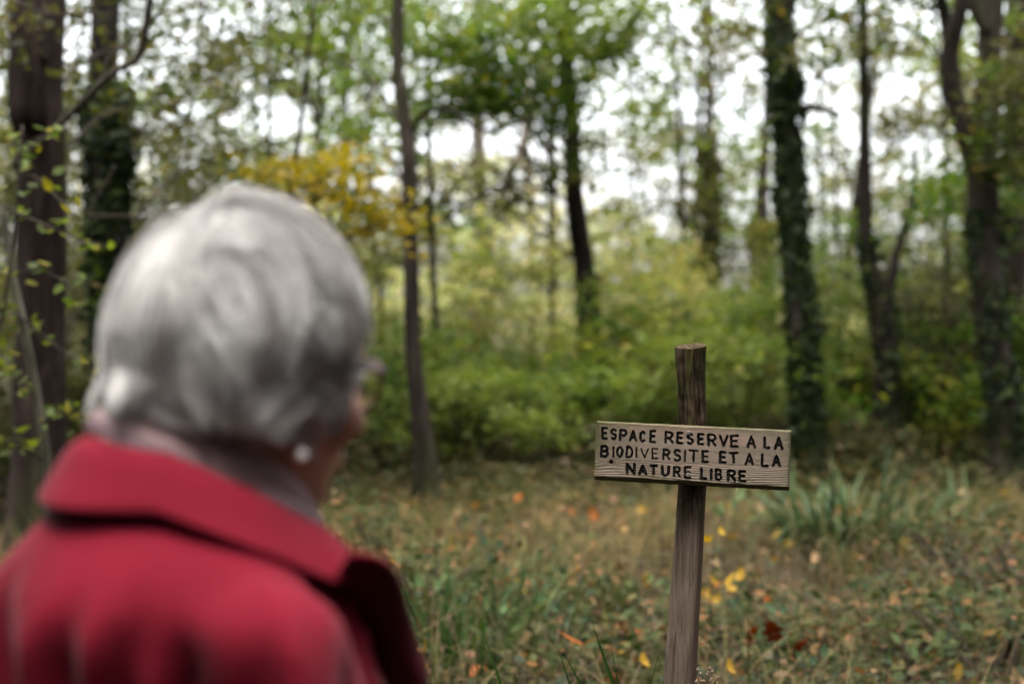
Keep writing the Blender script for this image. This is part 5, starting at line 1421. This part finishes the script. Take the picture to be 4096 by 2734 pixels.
    for s_ in (-1, 1):
        ring = [(s_ * .033 + .0265 * math.copysign(abs(math.cos(x)) ** .8, math.cos(x)), .102 - .010 * (abs(s_ * .033 + .0265 * math.cos(x)) / .06) ** 2, -.012 + .020 * math.copysign(abs(math.sin(x)) ** .8, math.sin(x))) for x in np.linspace(0, 2 * math.pi, 41)]
        Vt, Q, T = tube(h2l(ring), .0019, 6, cap=False); put('rim', Vt, [Q], gl, g0)
        Vt, Q, T = tube(h2l(catmull([(s_ * .058, .095, -.002), (s_ * .072, .082, -.001), (s_ * .078, .04, -.003), (s_ * .079, .0, -.006), (s_ * .077, -.02, -.02)], 18)), np.linspace(.0032, .0022, 18), 6); put('temple', Vt, [Q, T], gl, g0)
        rim_c = np.mean(ring[:-1], axis=0); rv = np.array(ring[:-1])
        LV = np.vstack([h2l(rv), h2l(rv + (0, .0015, 0)), [h2l(rim_c + (0, -.0003, 0)), h2l(rim_c + (0, .0025, 0))]]); m = 40; a = np.arange(m); b = (a + 1) % m
        put('lens', LV, [np.stack([np.full(m, 80), a, b], 1), np.stack([np.full(m, 81), m + b, m + a], 1), np.stack([a, b, m + b, m + a], 1)], lens, g0)
    Vt, Q, T = tube(h2l(catmull([(-.008, .106, -.006), (0, .112, -.003), (.008, .106, -.006)], 8)), .002, 6); put('bridge', Vt, [Q, T], gl, g0)
    # --- pearl earring on a short drop
    pearl = simple('pearl', (.8, .78, .75), .15, .6)
    e0 = bpy.data.objects.new('earring', None); COL.objects.link(e0); e0.parent = t; e0.empty_display_size = .02
    ec = w2l(at(1205, 1822, 1.05)); lobe = h2l((.078, .0, -.052))
    sp = sphere_arrays(.0048, 20, 12); put('pearl', sp[0] + ec, [sp[1], sp[2]], pearl, e0)
    Vt, Q, T = tube(catmull([lobe, (lobe + ec) / 2, ec + np.array((0, 0, .006))], 6), .0007, 6); put('hook', Vt, [Q, T], simple('silver', (.7, .7, .7), .25, .5, 1.0), e0)
    # --- hair: a dark undercoat on the scalp and thousands of strands in locks
    HB = Field((-.16, -.19, -.14), (.16, .16, .18), .005)
    HB.ell((0, -.011, .012), (.077, .089, .094), .02); HB.ell((0, -.036, -.03), (.068, .052, .05), .03)
    for s_ in (-1, 1): HB.ell((s_ * .064, .026, -.01), (.016, .033, .046), .02)
    gx, gy, gz = HB.grid()
    face = np.maximum(np.maximum(.058 - gy, gz - .055 - .2 * (gy - .06)), np.abs(gx) - .066)     # keeps the face free
    HB.D = np.maximum(HB.D, -face.astype(np.float32))
    HB.D += (.002 * vnoise(gx * 60, gy * 60, gz * 25)).astype(np.float32)
    V, F = HB.mesh()
    hair = put('hair', h2l(V), [F], simple('grey_undercoat', (.06, .054, .05), .8, .2, noise=((90, 90, 30), (.13, .12, .115), .4, .65)))
    r2 = np.random.default_rng(4)
    W = np.array((.02, -.42, .90)); W /= np.linalg.norm(W)
    e1 = np.cross(W, (1, 0, 0)); e1 /= np.linalg.norm(e1); e2 = np.cross(W, e1)
    def dirs(al, be): return np.cos(al)[..., None] * W + np.sin(al)[..., None] * (np.cos(be)[..., None] * e1 + np.sin(be)[..., None] * e2)
    def shell(d, sx=1.0, flick=0.0):
        z = d[..., 2]; hor = np.sqrt(np.maximum(1e-9, d[..., 0] ** 2 + d[..., 1] ** 2)); tt = np.maximum(0, -z)
        ux, uy = d[..., 0] / hor, d[..., 1] / hor
        taper = np.where(z > 0, hor, 1 - .26 * tt ** 1.5 + flick * np.maximum(0, tt - .35))
        ax = .095; ay = np.where(uy < 0, .098, .108)
        return np.stack([ax * ux * taper, -.010 + ay * uy * taper, np.where(z > 0, .114 * z, -.098 * tt) + .008], -1) * sx
    def scalp(d): return np.stack([.075 * d[..., 0], -.012 + .093 * d[..., 1], .012 + .093 * d[..., 2]], -1)
    NL, NS, NP = 640, 40, 11
    al0 = np.arccos(1 - r2.random(NL) * 1.62); be0 = r2.random(NL) * 2 * math.pi
    d0 = dirs(al0, be0)
    az = np.degrees(np.arctan2(d0[:, 0], d0[:, 1]))
    ok = ~((np.abs(az) < 58) & (d0[:, 2] < .42)) & (d0[:, 2] > -.42)
    al0, be0, d0 = al0[ok], be0[ok], d0[ok]; NL = len(al0)
    pos, shade = [], []
    lift = r2.normal(-.02, .26, NL); span = r2.uniform(.55, 1.15, NL); flick = np.where(d0[:, 0] > .25, r2.normal(0, .08, NL), np.clip(r2.normal(.22, .16, NL), -.1, .5)); lift = np.where(d0[:, 2] < .1, lift * .45, lift); wave = r2.normal(0, .24, NL); ph = r2.random(NL) * 6
    tone = np.clip(  .52 + .30 * vnoise(d0[:, 0] * 3.2, d0[:, 1] * 3.2, d0[:, 2] * 3.2) + r2.normal(0, .30, NL), .03, 1)
    tone = np.where(d0[:, 2] < .05, np.minimum(tone, .62), tone)
    fly = r2.random(NL) < .07
    lims = np.clip(np.where(d0[:, 1] < .1, -.68, -.56) + .10 * vnoise(d0[:, 0] * 4, d0[:, 1] * 4, 5) + r2.normal(0, .07, NL), -.95, -.3)
    s = np.linspace(0, 1, NP); sweep = .12
    for i in range(NL):
        ja = r2.normal(0, .12, NS); jb = r2.normal(0, .12, NS) / max(.3, math.sin(al0[i]))
        cl = (1 - .74 * s ** .8)[None, :]
        endj = r2.uniform(.8, 1.08, NS)[:, None]
        be = be0[i] + jb[:, None] * cl + ((wave[i] * np.sin(s * 3.2 + ph[i]) + sweep * (1 - .5 * s)) * s)[None, :]
        bz = np.cos(be[:, -1]) * e1[2] + np.sin(be[:, -1]) * e2[2]
        Rz = np.sqrt(W[2] ** 2 + bz ** 2)
        aend = np.arctan2(bz, W[2]) + np.arccos(np.clip((lims[i] + r2.normal(0, .09, NS)) / Rz, -1, 1))
        sp_ = np.minimum(span[i] * endj[:, 0], np.maximum(aend - al0[i], .12))
        al = np.minimum(al0[i] + ja[:, None] * cl + sp_[:, None] * s[None, :], 2.75)
        d = dirs(al, be)
        top_ = max(0, d0[i, 2]) * .10
        if fly[i]: top_ = top_ + r2.uniform(.05, .4, (NS, 1)) * (r2.random((NS, 1)) < .4)
        h = np.clip(.10 + (.92 + top_ + lift[i]) * sm(s, 0, .42)[None, :] + r2.normal(0, .05, (NS, 1)), .05, 1.4)
        P = scalp(d) * (1 - h[..., None]) + shell(d, 1.0, flick[i]) * h[..., None]
        P = P + r2.normal(0, .0012, (NS, 1, 3)) * s[None, :, None]
        # fringe is swept aside: nothing hangs over the face
        infr = (P[..., 1] > .062) & (P[..., 2] < .045) & (np.abs(P[..., 0]) < .072)
        bad = infr.any(1)
        P = P[~bad]
        pos.append(P); shade.append(np.clip(tone[i] + r2.normal(0, .13, len(P)), 0, 1))
    P = np.concatenate(pos); sh = np.concatenate(shade)
    P = h2l(P.reshape(-1, 3)).reshape(-1, NP, 3)
    cu = bpy.data.hair_curves.new('hair_strands')
    cu.add_curves([NP] * len(P))
    cu.attributes['position'].data.foreach_set('vector', P.astype(np.float32).ravel())
    rad = cu.attributes.get('radius') or cu.attributes.new('radius', 'FLOAT', 'POINT')
    rad.data.foreach_set('value', np.tile(np.interp(s, [0, .7, 1], [.00032, .00030, .00010]), len(P)).astype(np.float32))
    a_ = cu.attributes.new('shade', 'FLOAT', 'CURVE'); a_.data.foreach_set('value', sh.astype(np.float32))
    hm, nt, out = new_mat('silver_hair')
    p = nt.nodes.new('ShaderNodeBsdfPrincipled'); nt.links.new(p.outputs[0], out.inputs[0]); p.inputs['Roughness'].default_value = .5; p.inputs['Specular IOR Level'].default_value = .3
    q = nt.nodes.new('ShaderNodeAttribute'); q.attribute_name = 'shade'
    r = ramp(nt, [(0, (.10, .084, .079)), (.3, (.27, .252, .245)), (.6, (.45, .44, .436)), (1, (.66, .66, .65))]); nt.links.new(q.outputs['Fac'], r.inputs[0]); nt.links.new(r.outputs[0], p.inputs['Base Color'])
    cu.materials.append(hm)
    ho = bpy.data.objects.new('hair_strands', cu); COL.objects.link(ho); ho.parent = hair
    tag(ho, kind='stuff')
    return t
build_person()
